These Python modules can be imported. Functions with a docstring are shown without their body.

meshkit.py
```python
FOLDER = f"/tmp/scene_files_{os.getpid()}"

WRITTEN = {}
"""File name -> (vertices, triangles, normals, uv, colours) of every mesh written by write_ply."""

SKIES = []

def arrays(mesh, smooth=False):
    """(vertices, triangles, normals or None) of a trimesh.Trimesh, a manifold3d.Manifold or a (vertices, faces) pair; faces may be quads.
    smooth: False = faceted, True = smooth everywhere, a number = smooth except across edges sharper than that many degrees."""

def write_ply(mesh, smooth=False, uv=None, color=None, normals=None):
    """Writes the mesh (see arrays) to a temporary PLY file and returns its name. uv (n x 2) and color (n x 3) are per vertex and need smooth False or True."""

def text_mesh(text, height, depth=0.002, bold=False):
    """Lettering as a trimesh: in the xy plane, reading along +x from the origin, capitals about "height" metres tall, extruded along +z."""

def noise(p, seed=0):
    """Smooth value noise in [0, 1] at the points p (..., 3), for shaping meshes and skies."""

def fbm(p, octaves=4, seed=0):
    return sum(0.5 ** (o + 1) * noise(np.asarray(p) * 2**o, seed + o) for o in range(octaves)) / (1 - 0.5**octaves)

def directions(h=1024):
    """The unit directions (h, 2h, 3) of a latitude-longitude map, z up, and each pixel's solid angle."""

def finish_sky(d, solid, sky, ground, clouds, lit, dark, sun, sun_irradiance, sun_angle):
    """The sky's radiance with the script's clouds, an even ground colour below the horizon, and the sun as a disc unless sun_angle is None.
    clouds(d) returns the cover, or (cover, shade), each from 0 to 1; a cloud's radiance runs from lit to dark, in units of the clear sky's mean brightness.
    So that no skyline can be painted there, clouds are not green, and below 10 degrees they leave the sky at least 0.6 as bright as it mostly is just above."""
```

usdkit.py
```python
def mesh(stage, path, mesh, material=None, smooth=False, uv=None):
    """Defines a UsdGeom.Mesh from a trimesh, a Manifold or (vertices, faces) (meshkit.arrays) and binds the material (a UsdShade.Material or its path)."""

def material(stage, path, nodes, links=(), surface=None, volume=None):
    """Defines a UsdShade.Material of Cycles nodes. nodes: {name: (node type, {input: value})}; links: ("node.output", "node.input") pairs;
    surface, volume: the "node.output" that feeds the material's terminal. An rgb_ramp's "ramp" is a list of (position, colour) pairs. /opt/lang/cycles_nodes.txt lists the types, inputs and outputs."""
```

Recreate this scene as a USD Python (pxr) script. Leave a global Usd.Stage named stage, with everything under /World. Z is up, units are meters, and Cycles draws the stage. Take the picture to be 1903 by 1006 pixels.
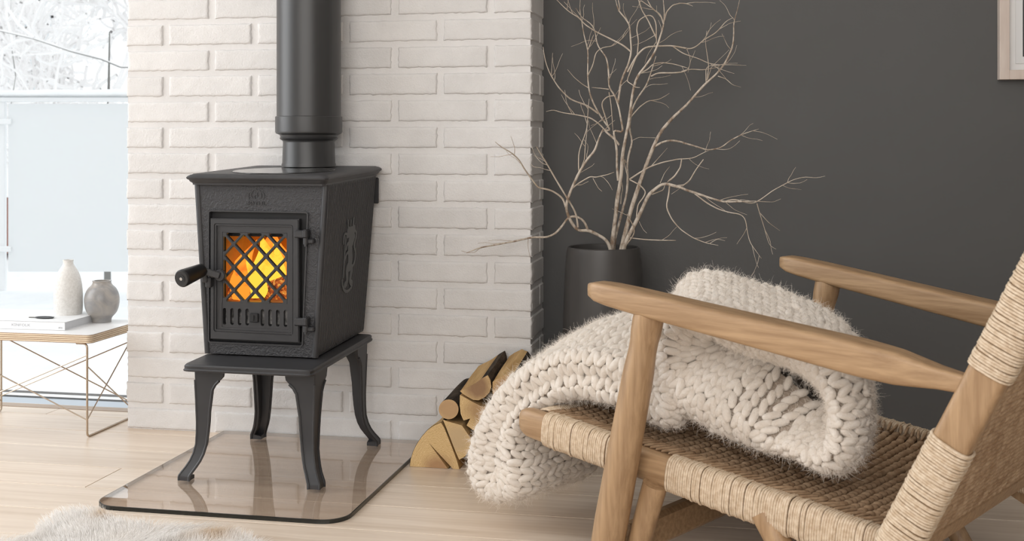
import math, random
import numpy as np, trimesh, usdkit, meshkit
from pxr import Usd, UsdGeom, UsdShade, UsdLux, Gf, Sdf, Vt
from scipy.interpolate import splprep, splev
from shapely.geometry import Polygon, LineString, Point, box as sbox
from shapely.ops import unary_union
from shapely import affinity

stage = Usd.Stage.CreateInMemory()
UsdGeom.Xform.Define(stage, '/World')
stage.SetDefaultPrim(stage.GetPrimAtPath('/World'))
UsdGeom.Scope.Define(stage, '/World/Looks')

# ------------------------------------------------------------ camera, sky, lights, exposure
F_PX, YAW, CAM = 2200.0, math.radians(11.3), np.array([0.0, -2.843, 0.749])
cam = UsdGeom.Camera.Define(stage, '/World/camera')
cam.AddTranslateOp().Set(Gf.Vec3d(*map(float, CAM)))
cam.AddRotateXYZOp().Set(Gf.Vec3f(90, 0, 11.3))
cam.CreateHorizontalApertureAttr(36.0)
cam.CreateVerticalApertureAttr(36.0 * 1006 / 1903)
cam.CreateFocalLengthAttr(36.0 * F_PX / 1903)
cam.CreateVerticalApertureOffsetAttr(-36.0 * 238 / 1903)
cam.CreateClippingRangeAttr(Gf.Vec2f(0.05, 1000))
cam.CreateFStopAttr(10.0)
cam.CreateFocusDistanceAttr(2.65)
cam.CreateExposureAttr(0.0)

dome = UsdLux.DomeLight.Define(stage, '/World/overcast_sky')
dome.CreateIntensityAttr(0.41)
dome.CreateColorAttr(Gf.Vec3f(0.955, 0.985, 1.0))


def rect_light(name, pos, target, w, h, power, color):
    l = UsdLux.RectLight.Define(stage, '/World/' + name)
    d = np.array(target, float) - np.array(pos, float)
    d /= np.linalg.norm(d)
    z = -d
    x = np.cross([0, 0, 1.0], z); x /= np.linalg.norm(x)
    y = np.cross(z, x)
    m = Gf.Matrix4d(*x, 0, *y, 0, *z, 0, *map(float, pos), 1)
    l.AddTransformOp().Set(m)
    l.CreateWidthAttr(w); l.CreateHeightAttr(h)
    l.CreateIntensityAttr(power)
    l.CreateColorAttr(Gf.Vec3f(*color))
    l.CreateNormalizeAttr(False)
    return l


# unseen light out of view on the left, lights the bricks and floor
rect_light('window_daylight', (-3.28, -1.02, 1.45), (0.0, -1.05, 0.55), 1.65, 1.9, 3.85, (0.975, 0.985, 1.0))
# unseen light behind the camera, brightens the right bricks and shaded sides
rect_light('rear_window_daylight', (-0.45, -3.63, 1.45), (-0.2, 0.0, 0.8), 2.8, 1.9, 2.2, (1.0, 0.925, 0.86))

# ------------------------------------------------------------ helpers
R_V = np.array([math.cos(YAW), math.sin(YAW), 0.0]); F_V = np.array([-math.sin(YAW), math.cos(YAW), 0.0])


def ray(u, v):
    return F_V + R_V * (u - 951.5) / F_PX + np.array([0, 0, -(v - 265) / F_PX])


def at_y(u, v, y):                       # the point of the plane y = const that a measured direction meets
    d = ray(u, v)
    return CAM + d * ((y - CAM[1]) / d[1])


used = {}


def numbered(path):
    n = used.get(path, -1) + 1
    used[path] = n
    return path if n == 0 else f'{path}_{n:03d}'


def thing(name, label, cat, loc=(0, 0, 0), rotz=0.0, group=None, kind=None):
    p = numbered('/World/' + name)
    x = UsdGeom.Xform.Define(stage, p)
    x.AddTranslateOp().Set(Gf.Vec3d(*map(float, loc)))
    if rotz:
        x.AddRotateZOp().Set(float(rotz))
    tag(x, label, cat, group, kind)
    return p


def tag(prim, label=None, cat=None, group=None, kind=None):
    p = prim.GetPrim()
    for k, v in (('label', label), ('category', cat), ('group', group), ('kind', kind)):
        if v:
            p.SetCustomDataByKey(k, v)


def obj(name, mesh, mat, parent='/World', smooth=False, label=None, cat=None, group=None, kind=None, uv=None):
    p = numbered(f'{parent}/{name}')
    m = usdkit.mesh(stage, p, mesh, mat, smooth=smooth, uv=uv)
    tag(m, label, cat, group, kind)
    return p


def cat_(ms):
    return trimesh.util.concatenate([m for m in ms if m is not None])


def hullbox(lo, hi, b=0.002):
    lo, hi = np.array(lo, float), np.array(hi, float)
    b = min(b, 0.49 * (hi - lo).min())
    pts = []
    for sx in (0, 1):
        for sy in (0, 1):
            for sz in (0, 1):
                c = np.where([sx, sy, sz], hi, lo)
                s = np.where([sx, sy, sz], -1.0, 1.0) * b
                for k in range(3):
                    o = s.copy(); o[k] = 0
                    pts.append(c + o)
    return trimesh.convex.convex_hull(np.array(pts))


def box(lo, hi):
    lo, hi = np.array(lo, float), np.array(hi, float)
    m = trimesh.creation.box(hi - lo)
    m.apply_translation((lo + hi) / 2)
    return m


def obox(a, b, w, t, up=(0, 0, 1), bev=0.003):
    """A bevelled bar from a to b; w is its size along up, t across."""
    a, b = np.array(a, float), np.array(b, float)
    d = b - a; L = np.linalg.norm(d); d /= L
    side = np.cross(up, d); side /= np.linalg.norm(side); u = np.cross(d, side)
    m = hullbox((0, -t / 2, -w / 2), (L, t / 2, w / 2), bev)
    T = np.eye(4); T[:3, 0], T[:3, 1], T[:3, 2], T[:3, 3] = d, side, u, a
    m.apply_transform(T)
    return m


def tube(pts, r, n=10, cap=True, flat=None):
    """Swept tube through pts with radius r (number or one per point). flat=(vector, k): squashes the section along a vector."""
    P = np.array(pts, float); N = len(P)
    r = np.broadcast_to(np.asarray(r, float), (N,))
    T = np.gradient(P, axis=0); T /= np.maximum(np.linalg.norm(T, axis=1, keepdims=True), 1e-12)
    ref = np.array([0, 0, 1.0]) if abs(T[0][2]) < 0.9 else np.array([1.0, 0, 0])
    u = np.cross(T[0], ref); u /= np.linalg.norm(u)
    a = np.arange(n) / n * 2 * np.pi
    V = []
    for i in range(N):
        u = u - T[i] * (u @ T[i]); u /= np.linalg.norm(u)
        w = np.cross(T[i], u)
        V.append(P[i] + r[i] * (np.cos(a)[:, None] * u + np.sin(a)[:, None] * w))
    V = np.vstack(V)
    i, j = np.meshgrid(np.arange(N - 1), np.arange(n), indexing='ij')
    p, q = i * n + j, i * n + (j + 1) % n
    f = np.vstack([np.stack([p, q, q + n], -1).reshape(-1, 3), np.stack([p, q + n, p + n], -1).reshape(-1, 3)])
    if cap:
        V = np.vstack([V, P[0], P[-1]])
        k = np.arange(n)
        f = np.vstack([f, np.stack([(k + 1) % n, k, np.full(n, N * n)], -1), np.stack([(N - 1) * n + k, (N - 1) * n + (k + 1) % n, np.full(n, N * n + 1)], -1)])
    return trimesh.Trimesh(V, f, process=False)


def lathe(prof, n=48):
    """prof: (radius, z) from bottom to top, turned about z."""
    m = trimesh.creation.revolve(np.array(prof, float), sections=n)
    return m


def prism(poly, depth, bev=0.0):
    """Polygon extruded along +z."""
    gs = getattr(poly, 'geoms', [poly])
    return trimesh.util.concatenate([trimesh.creation.extrude_polygon(g, depth, engine='earcut') for g in gs if g.area > 1e-9])


def frame_xz(m, origin, ux=(1, 0, 0), uy=(0, 0, 1)):
    """Moves a mesh of the xy plane (z outwards) to a plane through origin spanned by ux, uy; outwards = ux x uy."""
    ux, uy = np.array(ux, float), np.array(uy, float)
    ux = ux / np.linalg.norm(ux); uz = np.cross(ux, uy); uz /= np.linalg.norm(uz); uy = np.cross(uz, ux)
    T = np.eye(4); T[:3, 0], T[:3, 1], T[:3, 2], T[:3, 3] = ux, uy, uz, origin
    m = m.copy(); m.apply_transform(T)
    return m


def spline(pts, n, closed=False, s=0.0):
    P = np.array(pts, float)
    if closed:
        P = np.vstack([P, P[:1]])
    k = min(3, len(P) - 1)
    tck, _ = splprep(P.T, s=s, k=k, per=closed)
    return np.array(splev(np.linspace(0, 1, n, endpoint=not closed), tck)).T


def resample(P, n, closed=False):
    P = np.array(P, float)
    Q = np.vstack([P, P[:1]]) if closed else P
    d = np.r_[0, np.cumsum(np.linalg.norm(np.diff(Q, axis=0), axis=1))]
    t = np.linspace(0, d[-1], n, endpoint=not closed)
    return np.stack([np.interp(t, d, Q[:, k]) for k in range(Q.shape[1])], 1)


def capsule_tmpl(nl=5, na=7):
    """Unit capsule-like bean along x (from -1 to 1), radius 1 in y and z before scaling."""
    xs = np.cos(np.linspace(np.pi, 0, nl + 2))[1:-1]
    rs = (1 - np.abs(xs) ** 2.6) ** (1 / 2.6)
    a = np.arange(na) / na * 2 * np.pi
    V = np.vstack([np.stack([np.full(na, x), r * np.cos(a), r * np.sin(a)], 1) for x, r in zip(xs, rs)] + [[[-1, 0, 0]], [[1, 0, 0]]])
    f = []
    for i in range(nl - 1):
        for j in range(na):
            p, q = i * na + j, i * na + (j + 1) % na
            f += [[p, q, q + na], [p, q + na, p + na]]
    e = nl * na
    for j in range(na):
        f += [[(j + 1) % na, j, e], [(nl - 1) * na + j, (nl - 1) * na + (j + 1) % na, e + 1]]
    return V, np.array(f)


CV, CF = capsule_tmpl()


def beans(pos, xdir, zdir, half, ry, rz, tmpl=None):
    """Many beans in one mesh: centres, long directions, outward directions, half lengths, radii."""
    V, Fc = tmpl or (CV, CF)
    pos, X, Z = (np.array(a, float) for a in (pos, xdir, zdir))
    X = X / np.maximum(np.linalg.norm(X, axis=1, keepdims=True), 1e-9)
    Y = np.cross(Z, X); Y /= np.maximum(np.linalg.norm(Y, axis=1, keepdims=True), 1e-9)
    Z = np.cross(X, Y)
    n = len(pos)
    half, ry, rz = (np.broadcast_to(np.asarray(a, float), (n,)) for a in (half, ry, rz))
    W = pos[:, None] + V[None, :, 0:1] * (X * half[:, None])[:, None] + V[None, :, 1:2] * (Y * ry[:, None])[:, None] + V[None, :, 2:3] * (Z * rz[:, None])[:, None]
    f = (Fc[None] + (np.arange(n) * len(V))[:, None, None]).reshape(-1, 3)
    return trimesh.Trimesh(W.reshape(-1, 3), f, process=False)


def hairs(name, curves, widths, mat, parent, kind='stuff', label=None):
    """curves: (n, k, 3). widths: (n, k) or (k,)."""
    n, k = curves.shape[:2]
    p = numbered(f'{parent}/{name}')
    c = UsdGeom.BasisCurves.Define(stage, p)
    c.CreateTypeAttr('linear')
    c.CreateCurveVertexCountsAttr(Vt.IntArray.FromNumpy(np.full(n, k, np.int32)))
    c.CreatePointsAttr(Vt.Vec3fArray.FromNumpy(curves.reshape(-1, 3).astype(np.float32)))
    c.CreateWidthsAttr(Vt.FloatArray.FromNumpy(np.broadcast_to(widths, (n, k)).astype(np.float32).ravel().copy()))
    c.SetWidthsInterpolation('vertex')
    UsdShade.MaterialBindingAPI.Apply(c.GetPrim()).Bind(mat)
    tag(c, label, kind=kind)
    return p


# ------------------------------------------------------------ materials
LK = '/World/Looks/'


def srgb(r, g, b):
    return tuple(((c / 255) / 12.92 if c / 255 < 0.04045 else ((c / 255 + 0.055) / 1.055) ** 2.4) for c in (r, g, b))


def plain(name, col, rough=0.5, metal=0.0, **kw):
    return usdkit.material(stage, LK + name, {'p': ('principled_bsdf', {'base_color': col, 'roughness': rough, 'metallic': metal, **kw})}, surface='p.BSDF')


def noisy(name, c0, c1, scale=(8, 8, 8), rough=0.5, detail=4, bump=0.0, bscale=60.0, bdist=0.001, lo=0.35, hi=0.65, vary=0.0, coords='object', spec=0.5, distort=0.0, broughness=0.6, **kw):
    """Two colours mixed by stretched noise, with a fine bump; vary: tone change per object."""
    n = {'tc': ('texture_coordinate', {}), 'oi': ('object_info', {}),
         'off': ('vector_math', {'math_type': 'scale', 'vector1': (17.0, 9.0, 13.0)}),
         'add': ('vector_math', {'math_type': 'add'}),
         'map': ('mapping', {'scale': scale}),
         'nz': ('noise_texture', {'scale': 1.0, 'detail': detail, 'roughness': 0.6, 'distortion': distort}),
         'rmp': ('rgb_ramp', {'ramp': [(lo, c0), (hi, c1)]}),
         'p': ('principled_bsdf', {'roughness': rough, 'specular_ior_level': spec, **kw})}
    l = [(f'tc.{coords}', 'add.vector1'), ('oi.random', 'off.scale'), ('off.vector', 'add.vector2'), ('add.vector', 'map.vector'), ('map.vector', 'nz.vector'), ('nz.fac', 'rmp.fac')]
    out = 'rmp.color'
    if vary:
        n['mr'] = ('map_range', {'from_min': 0.0, 'from_max': 1.0, 'to_min': 1 - vary, 'to_max': 1 + vary})
        n['hv'] = ('hsv', {'hue': 0.5, 'saturation': 1.0, 'fac': 1.0})
        l += [('oi.random', 'mr.value'), ('mr.result', 'hv.value'), (out, 'hv.color')]
        out = 'hv.color'
    l.append((out, 'p.base_color'))
    if bump:
        n['bn'] = ('noise_texture', {'scale': bscale, 'detail': 5.0, 'roughness': broughness})
        n['bp'] = ('bump', {'strength': bump, 'distance': bdist})
        l += [('add.vector', 'bn.vector'), ('bn.fac', 'bp.height'), ('bp.normal', 'p.normal')]
    return usdkit.material(stage, LK + name, n, l, surface='p.BSDF')


M = {}
M['brick'] = noisy('painted_brick', (0.70, 0.685, 0.675), (0.765, 0.75, 0.74), scale=(9, 9, 9), rough=0.85, bump=0.5, bscale=230, bdist=0.003, vary=0.03, spec=0.25)
M['mortar'] = noisy('painted_mortar', (0.70, 0.685, 0.675), (0.76, 0.745, 0.735), scale=(7, 7, 7), rough=0.9, bump=0.4, bscale=220, bdist=0.002, spec=0.2)
M['grey_wall'] = noisy('charcoal_wall_paint', (0.105, 0.1045, 0.104), (0.113, 0.1125, 0.112), scale=(2, 2, 2), rough=0.75, bump=0.25, bscale=160, bdist=0.002, spec=0.3)
M['white_wall'] = plain('white_wall_paint', (0.78, 0.77, 0.75), 0.9)
M['ceiling'] = plain('white_ceiling_paint', (0.80, 0.80, 0.79), 0.9)
M['oak'] = noisy('pale_oak_floor', (0.64, 0.51, 0.395), (0.83, 0.71, 0.59), scale=(1.6, 34, 34), rough=0.31, detail=6, bump=0.12, bscale=90, bdist=0.0006, lo=0.3, hi=0.7, vary=0.06, spec=0.75, distort=0.8)
M['gap'] = plain('floor_gap', (0.10, 0.065, 0.04), 0.9)
M['trim_wood'] = noisy('sill_wood', (0.40, 0.31, 0.24), (0.48, 0.38, 0.3), scale=(2, 30, 30), rough=0.5)
M['white_frame'] = plain('white_lacquer', (0.84, 0.85, 0.86), 0.4)
M['black_rubber'] = plain('black_rubber', (0.008, 0.008, 0.01), 0.5)
M['alu'] = plain('brushed_aluminium', (0.55, 0.60, 0.66), 0.35, 0.8)
M['dark_sill'] = plain('dark_sill', (0.10, 0.09, 0.085), 0.5)
M['snow'] = noisy('snow', (0.86, 0.88, 0.90), (0.92, 0.93, 0.94), scale=(4, 4, 4), rough=0.9, bump=0.2, bscale=25, bdist=0.02, spec=0.2)
M['frost'] = plain('frosted_twigs', (0.90, 0.885, 0.88), 0.9)
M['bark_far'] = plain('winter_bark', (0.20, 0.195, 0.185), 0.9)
M['bark_haze'] = plain('winter_bark_haze', (0.56, 0.62, 0.65), 0.9)  # haze of distance is put into this bark colour
M['red_house'] = plain('red_house_paint', (0.30, 0.13, 0.10), 0.9)


def pane(name, tint, base=0.04, rough=0.0, gain=0.9):
    """Thin glass: mirror-like by Schlick's rule, otherwise clear, so that daylight passes."""
    return usdkit.material(stage, LK + name, {'lw': ('layer_weight', {'blend': 0.5}), 'pw': ('math', {'math_type': 'power', 'value2': 5.0}), 'f': ('math', {'math_type': 'multiply_add', 'value2': gain, 'value3': base}),
                                              't': ('transparent_bsdf', {'color': tint}), 'g': ('glossy_bsdf', {'color': (1, 1, 1), 'roughness': rough}), 'm': ('mix_closure', {})},
                           [('lw.facing', 'pw.value1'), ('pw.value', 'f.value1'), ('f.value', 'm.fac'), ('t.BSDF', 'm.closure1'), ('g.BSDF', 'm.closure2')], surface='m.closure')


M['pane'] = pane('window_glass', (0.985, 0.99, 0.99), 0.0, 0.0, 0.25)
M['hearth_glass'] = pane('hearth_glass', (0.94, 0.92, 0.905), 0.04, 0.004)
M['glass_edge_lit'] = plain('glass_edge_lit_tone', (0.50, 0.46, 0.42), 0.2)  # same glass; the light line along its edge is put into the colour
M['glass_edge_unlit'] = plain('glass_edge_unlit_tone', (0.012, 0.014, 0.012), 0.15)  # same glass; how dark it looks from the camera is put into the colour
M['frosted'] = usdkit.material(stage, LK + 'frosted_panel', {'tr': ('translucent_bsdf', {'color': (0.90, 0.91, 0.915)}), 'd': ('diffuse_bsdf', {'color': (0.86, 0.87, 0.875)}), 'm': ('mix_closure', {'fac': 0.5})},
                               [('tr.BSDF', 'm.closure1'), ('d.BSDF', 'm.closure2')], surface='m.closure')
M['iron'] = noisy('cast_iron', (0.028, 0.028, 0.031), (0.036, 0.036, 0.039), scale=(12, 12, 12), rough=0.48, bump=0.12, bscale=400, bdist=0.0006, spec=0.55)
M['iron_pebble'] = usdkit.material(stage, LK + 'hammered_cast_iron', {
    'tc': ('texture_coordinate', {}), 'n1': ('noise_texture', {'scale': 170.0, 'detail': 2.0, 'roughness': 0.5, 'distortion': 0.7}),
    'bp': ('bump', {'strength': 0.7, 'distance': 0.004}), 'p': ('principled_bsdf', {'base_color': (0.036, 0.036, 0.040), 'roughness': 0.5})},
    [('tc.object', 'n1.vector'), ('n1.fac', 'bp.height'), ('bp.normal', 'p.normal')], surface='p.BSDF')
M['iron_worn'] = plain('worn_relief_iron', (0.062, 0.064, 0.065), 0.5)
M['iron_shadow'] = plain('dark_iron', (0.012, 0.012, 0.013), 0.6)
M['flue'] = noisy('black_flue_enamel', (0.030, 0.030, 0.031), (0.035, 0.035, 0.036), scale=(10, 10, 3), rough=0.37, bump=0.04, bscale=300, bdist=0.0005, spec=0.6)
M['hotplate'] = plain('polished_hotplate', (0.10, 0.10, 0.10), 0.14, 0.6)
M['bakelite'] = plain('black_handle', (0.012, 0.012, 0.013), 0.42)
M['steel'] = plain('screw_steel', (0.5, 0.5, 0.5), 0.25, 1.0)
M['ash'] = noisy('grey_ash', (0.05, 0.05, 0.05), (0.38, 0.37, 0.36), scale=(80, 80, 80), rough=0.95)


def flame(name, hot, cool, z0, z1, e):
    """Glowing gas: brightest at its root, thin and see-through towards its outline."""
    return usdkit.material(stage, LK + name, {
        'tc': ('texture_coordinate', {}), 'sx': ('separate_xyz', {}), 'nz': ('noise_texture', {'scale': 26.0, 'detail': 3.0, 'distortion': 1.0}),
        'mr': ('map_range', {'from_min': z0, 'from_max': z1, 'to_min': 0.0, 'to_max': 1.0}),
        'ns': ('math', {'math_type': 'multiply_add', 'value2': 2.2, 'value3': -1.1}), 'ad': ('math', {'math_type': 'add', 'use_clamp': True}),
        'rmp': ('rgb_ramp', {'ramp': [(0.0, hot), (0.55, hot), (1.0, cool)]}),
        'em': ('emission', {'strength': e}), 'tr': ('transparent_bsdf', {}), 'lw': ('layer_weight', {'blend': 0.35}),
        'pw': ('math', {'math_type': 'power', 'value2': 3.0}), 'm': ('mix_closure', {})},
        [('tc.object', 'sx.vector'), ('sx.z', 'mr.value'), ('tc.object', 'nz.vector'), ('nz.fac', 'ns.value1'), ('mr.result', 'ad.value1'), ('ns.value', 'ad.value2'), ('ad.value', 'rmp.fac'), ('rmp.color', 'em.color'),
         ('lw.facing', 'pw.value1'), ('pw.value', 'm.fac'), ('em.emission', 'm.closure1'), ('tr.BSDF', 'm.closure2')], surface='m.closure')


M['flame_core'] = flame('flame_core', (1.0, 0.62, 0.06), (1.0, 0.42, 0.03), 0.38, 0.54, 1.25)
M['flame_outer'] = flame('flame_outer', (0.95, 0.30, 0.03), (0.75, 0.16, 0.02), 0.36, 0.56, 1.25)
M['ember'] = usdkit.material(stage, LK + 'glowing_log', {
    'tc': ('texture_coordinate', {}), 'nz': ('noise_texture', {'scale': 70.0, 'detail': 4.0, 'roughness': 0.7, 'distortion': 1.5}),
    'rmp': ('rgb_ramp', {'ramp': [(0.0, (0.02, 0.004, 0.002)), (0.42, (0.18, 0.025, 0.008)), (0.55, (0.75, 0.16, 0.02)), (0.66, (1.0, 0.62, 0.12))]}),
    'p': ('principled_bsdf', {'base_color': (0.03, 0.02, 0.015), 'roughness': 0.9, 'emission_strength': 0.85})},
    [('tc.object', 'nz.vector'), ('nz.fac', 'rmp.fac'), ('rmp.color', 'p.emission_color')], surface='p.BSDF')
M['firebrick'] = noisy('firebrick', (0.48, 0.27, 0.12), (0.60, 0.36, 0.17), scale=(20, 20, 20), rough=0.95)
# ------------------------------------------------------------ the setting: floor, walls, ceiling
random.seed(7); rng = np.random.default_rng(7)
WALL_Y = 0.172                                            # plane of the charcoal wall; the chimney's brick face stands at y = 0
CH_X0, CH_X1 = -1.600, -0.5185                            # chimney breast

floor = UsdGeom.Xform.Define(stage, '/World/floor'); tag(floor, kind='structure', label='pale oak plank floor of the room')
obj('subfloor', box((-4.2, -3.6, -0.06), (3.2, WALL_Y + 0.03, -0.004)), M['gap'], '/World/floor')


def plank(x0, x1, y0, y1):
    g, b = 0.0010, 0.0006
    m = hullbox((x0 + g, y0 + g, -0.02), (x1 - g, y1 - g, 0.0), b)
    obj('plank', m, M['oak'], '/World/floor')


PW = 0.1525
rows = {0: [], 1: [], 2: [-1.413], 3: [], 4: [-0.364]}
k = -1
while True:
    y1 = -0.0458 - PW * (k - 0)
    y0 = y1 - PW
    if y1 < -3.4:
        break
    xs = rows.get(k)
    # joints: measured ones where the photo shows them, elsewhere staggered
    start = {1: -3.1, 3: -2.75, 2: -1.413, 4: -0.364, 0: -2.4}.get(k, -4.2 + (0.77 * (k + 3)) % 2.1)
    js = sorted({round(start + 2.1 * i, 4) for i in range(-3, 5)})
    if k in (0, 1, 3):
        js = [j for j in js if not -1.75 < j < -0.45]
    ed = [-4.2] + [j for j in js if -4.1 < j < 3.1] + [3.2]
    for a, b_ in zip(ed[:-1], ed[1:]):
        if k == -1:
            if b_ <= CH_X0: pass
        yy1 = min(y1, WALL_Y + 0.02)
        plank(a, b_, y0, yy1)
    k += 1
for x0, x1, yy0, yy1 in ((-4.2, -1.9, -0.0458 + PW, WALL_Y + 0.0), (-1.9, 0.4, -0.0458 + PW, WALL_Y), (0.4, 3.2, -0.0458 + PW, WALL_Y)):
    plank(x0, x1, yy0, yy1)

wb = UsdGeom.Xform.Define(stage, '/World/wall_back'); tag(wb, kind='structure', label='matt charcoal grey painted wall behind the chair and branches')
obj('plaster', box((CH_X1 - 0.2, WALL_Y, -0.02), (3.2, WALL_Y + 0.12, 2.6)), M['grey_wall'], '/World/wall_back')
obj('wall_right', box((3.2, -3.6, -0.02), (3.3, WALL_Y + 0.12, 2.6)), M['white_wall'], kind='structure')
wfr = UsdGeom.Xform.Define(stage, '/World/wall_front'); tag(wfr, kind='structure', label='unseen white wall behind the camera with a wide opening for light')  # out of view; opening made to let the rear light in
for lo_, hi_ in (((-3.3, -3.7, -0.02), (-1.87, -3.6, 2.6)), ((0.97, -3.7, -0.02), (3.3, -3.6, 2.6)), ((-1.87, -3.7, -0.02), (0.97, -3.6, 0.48)), ((-1.87, -3.7, 2.42), (0.97, -3.6, 2.6))):
    obj('wall_section', box(lo_, hi_), M['white_wall'], '/World/wall_front')
wl = UsdGeom.Xform.Define(stage, '/World/wall_left'); tag(wl, kind='structure', label='unseen white left wall with a tall opening for the side light')  # out of view; opening placed to let the left light in
for lo_, hi_ in (((-3.3, -3.6, -0.02), (-3.2, -2.75, 2.6)), ((-3.3, -0.15, -0.02), (-3.2, WALL_Y + 0.2, 2.6)), ((-3.3, -2.75, -0.02), (-3.2, -0.15, 0.15)), ((-3.3, -2.75, 2.45), (-3.2, -0.15, 2.6))):
    obj('wall_section', box(lo_, hi_), M['white_wall'], '/World/wall_left')
obj('ceiling', box((-4.2, -3.6, 2.6), (3.3, WALL_Y + 0.3, 2.7)), M['ceiling'], kind='structure')  # out of view; keeps open sky light off the room from above

# chimney breast: painted mortar body with every brick standing proud of it
ch = UsdGeom.Xform.Define(stage, '/World/wall_chimney'); tag(ch, kind='structure', label='white painted brick chimney breast behind the stove')
obj('mortar', box((CH_X0 + 0.004, 0.0045, -0.01), (CH_X1 - 0.0045, 0.40, 2.6)), M['mortar'], '/World/wall_chimney')


def brick(x0, x1, z0, z1, seed, detailed=True, side=None):
    """A painted brick: front face at y = 0 with softened, ragged edges."""
    h, w = z1 - z0, x1 - x0
    if not detailed:
        return hullbox((x0, 0.0, z0), (x1, 0.05, z1), 0.002)
    nx, nz = max(3, int(w / 0.009)), 7
    gx = np.concatenate([[0, 0.0022, 0.005], np.linspace(0.011, w - 0.011, nx), [w - 0.005, w - 0.0022, w]])
    gz = np.concatenate([[0, 0.002, 0.0045], np.linspace(0.01, h - 0.01, nz), [h - 0.0045, h - 0.002, h]])
    X, Z = np.meshgrid(gx, gz, indexing='ij')
    ex = np.minimum(X, w - X); ez = np.minimum(Z, h - Z); e = np.minimum(ex, ez)
    P = np.stack([X + x0, np.zeros_like(X), Z + z0], -1)
    nn = meshkit.fbm(P * [90, 1, 90] + seed * 7.3, 3, seed)
    n2 = meshkit.fbm(P * [260, 1, 260] + seed * 3.1, 2, seed + 5)
    Y = 0.0048 * np.clip(1 - e / 0.0045, 0, 1) ** 1.8 + (nn - 0.5) * 0.0016 + (n2 - 0.5) * 0.0009 + 0.0008 * (rng.random() - 0.5)
    # ragged arrises: shift the outermost rings sideways
    wob = (meshkit.noise(P * [120, 1, 120] + seed, seed + 9) - 0.5) * 0.0042
    edge = np.clip(1 - e / 0.006, 0, 1)
    X2 = X + np.where(X < w / 2, 1, -1) * np.where(ex <= ez, edge * (wob + 0.0006), 0)
    Z2 = Z + np.where(Z < h / 2, 1, -1) * np.where(ez < ex, edge * (wob + 0.0006), 0)
    V = np.stack([X2 + x0, Y, Z2 + z0], -1)
    ni, nj = X.shape
    Bk = V.copy(); Bk[..., 1] = 0.03
    i, j = np.meshgrid(np.arange(ni - 1), np.arange(nj - 1), indexing='ij')
    p = (i * nj + j).ravel()
    f = np.vstack([np.stack([p, p + nj, p + nj + 1], -1), np.stack([p, p + nj + 1, p + 1], -1)])
    V = V.reshape(-1, 3); n0 = len(V)
    ring = [a * nj for a in range(ni)] + [(ni - 1) * nj + b for b in range(1, nj)] + [a * nj + nj - 1 for a in range(ni - 2, -1, -1)] + [b for b in range(nj - 2, 0, -1)]
    RB = V[ring].copy(); RB[:, 1] = 0.03
    m = len(ring); r = np.array(ring); q = n0 + np.arange(m)
    f = np.vstack([f, np.stack([r, q, np.roll(q, -1)], -1), np.stack([r, np.roll(q, -1), np.roll(r, -1)], -1)])
    V = np.vstack([V, RB])
    return trimesh.Trimesh(V, f, process=False)


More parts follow.
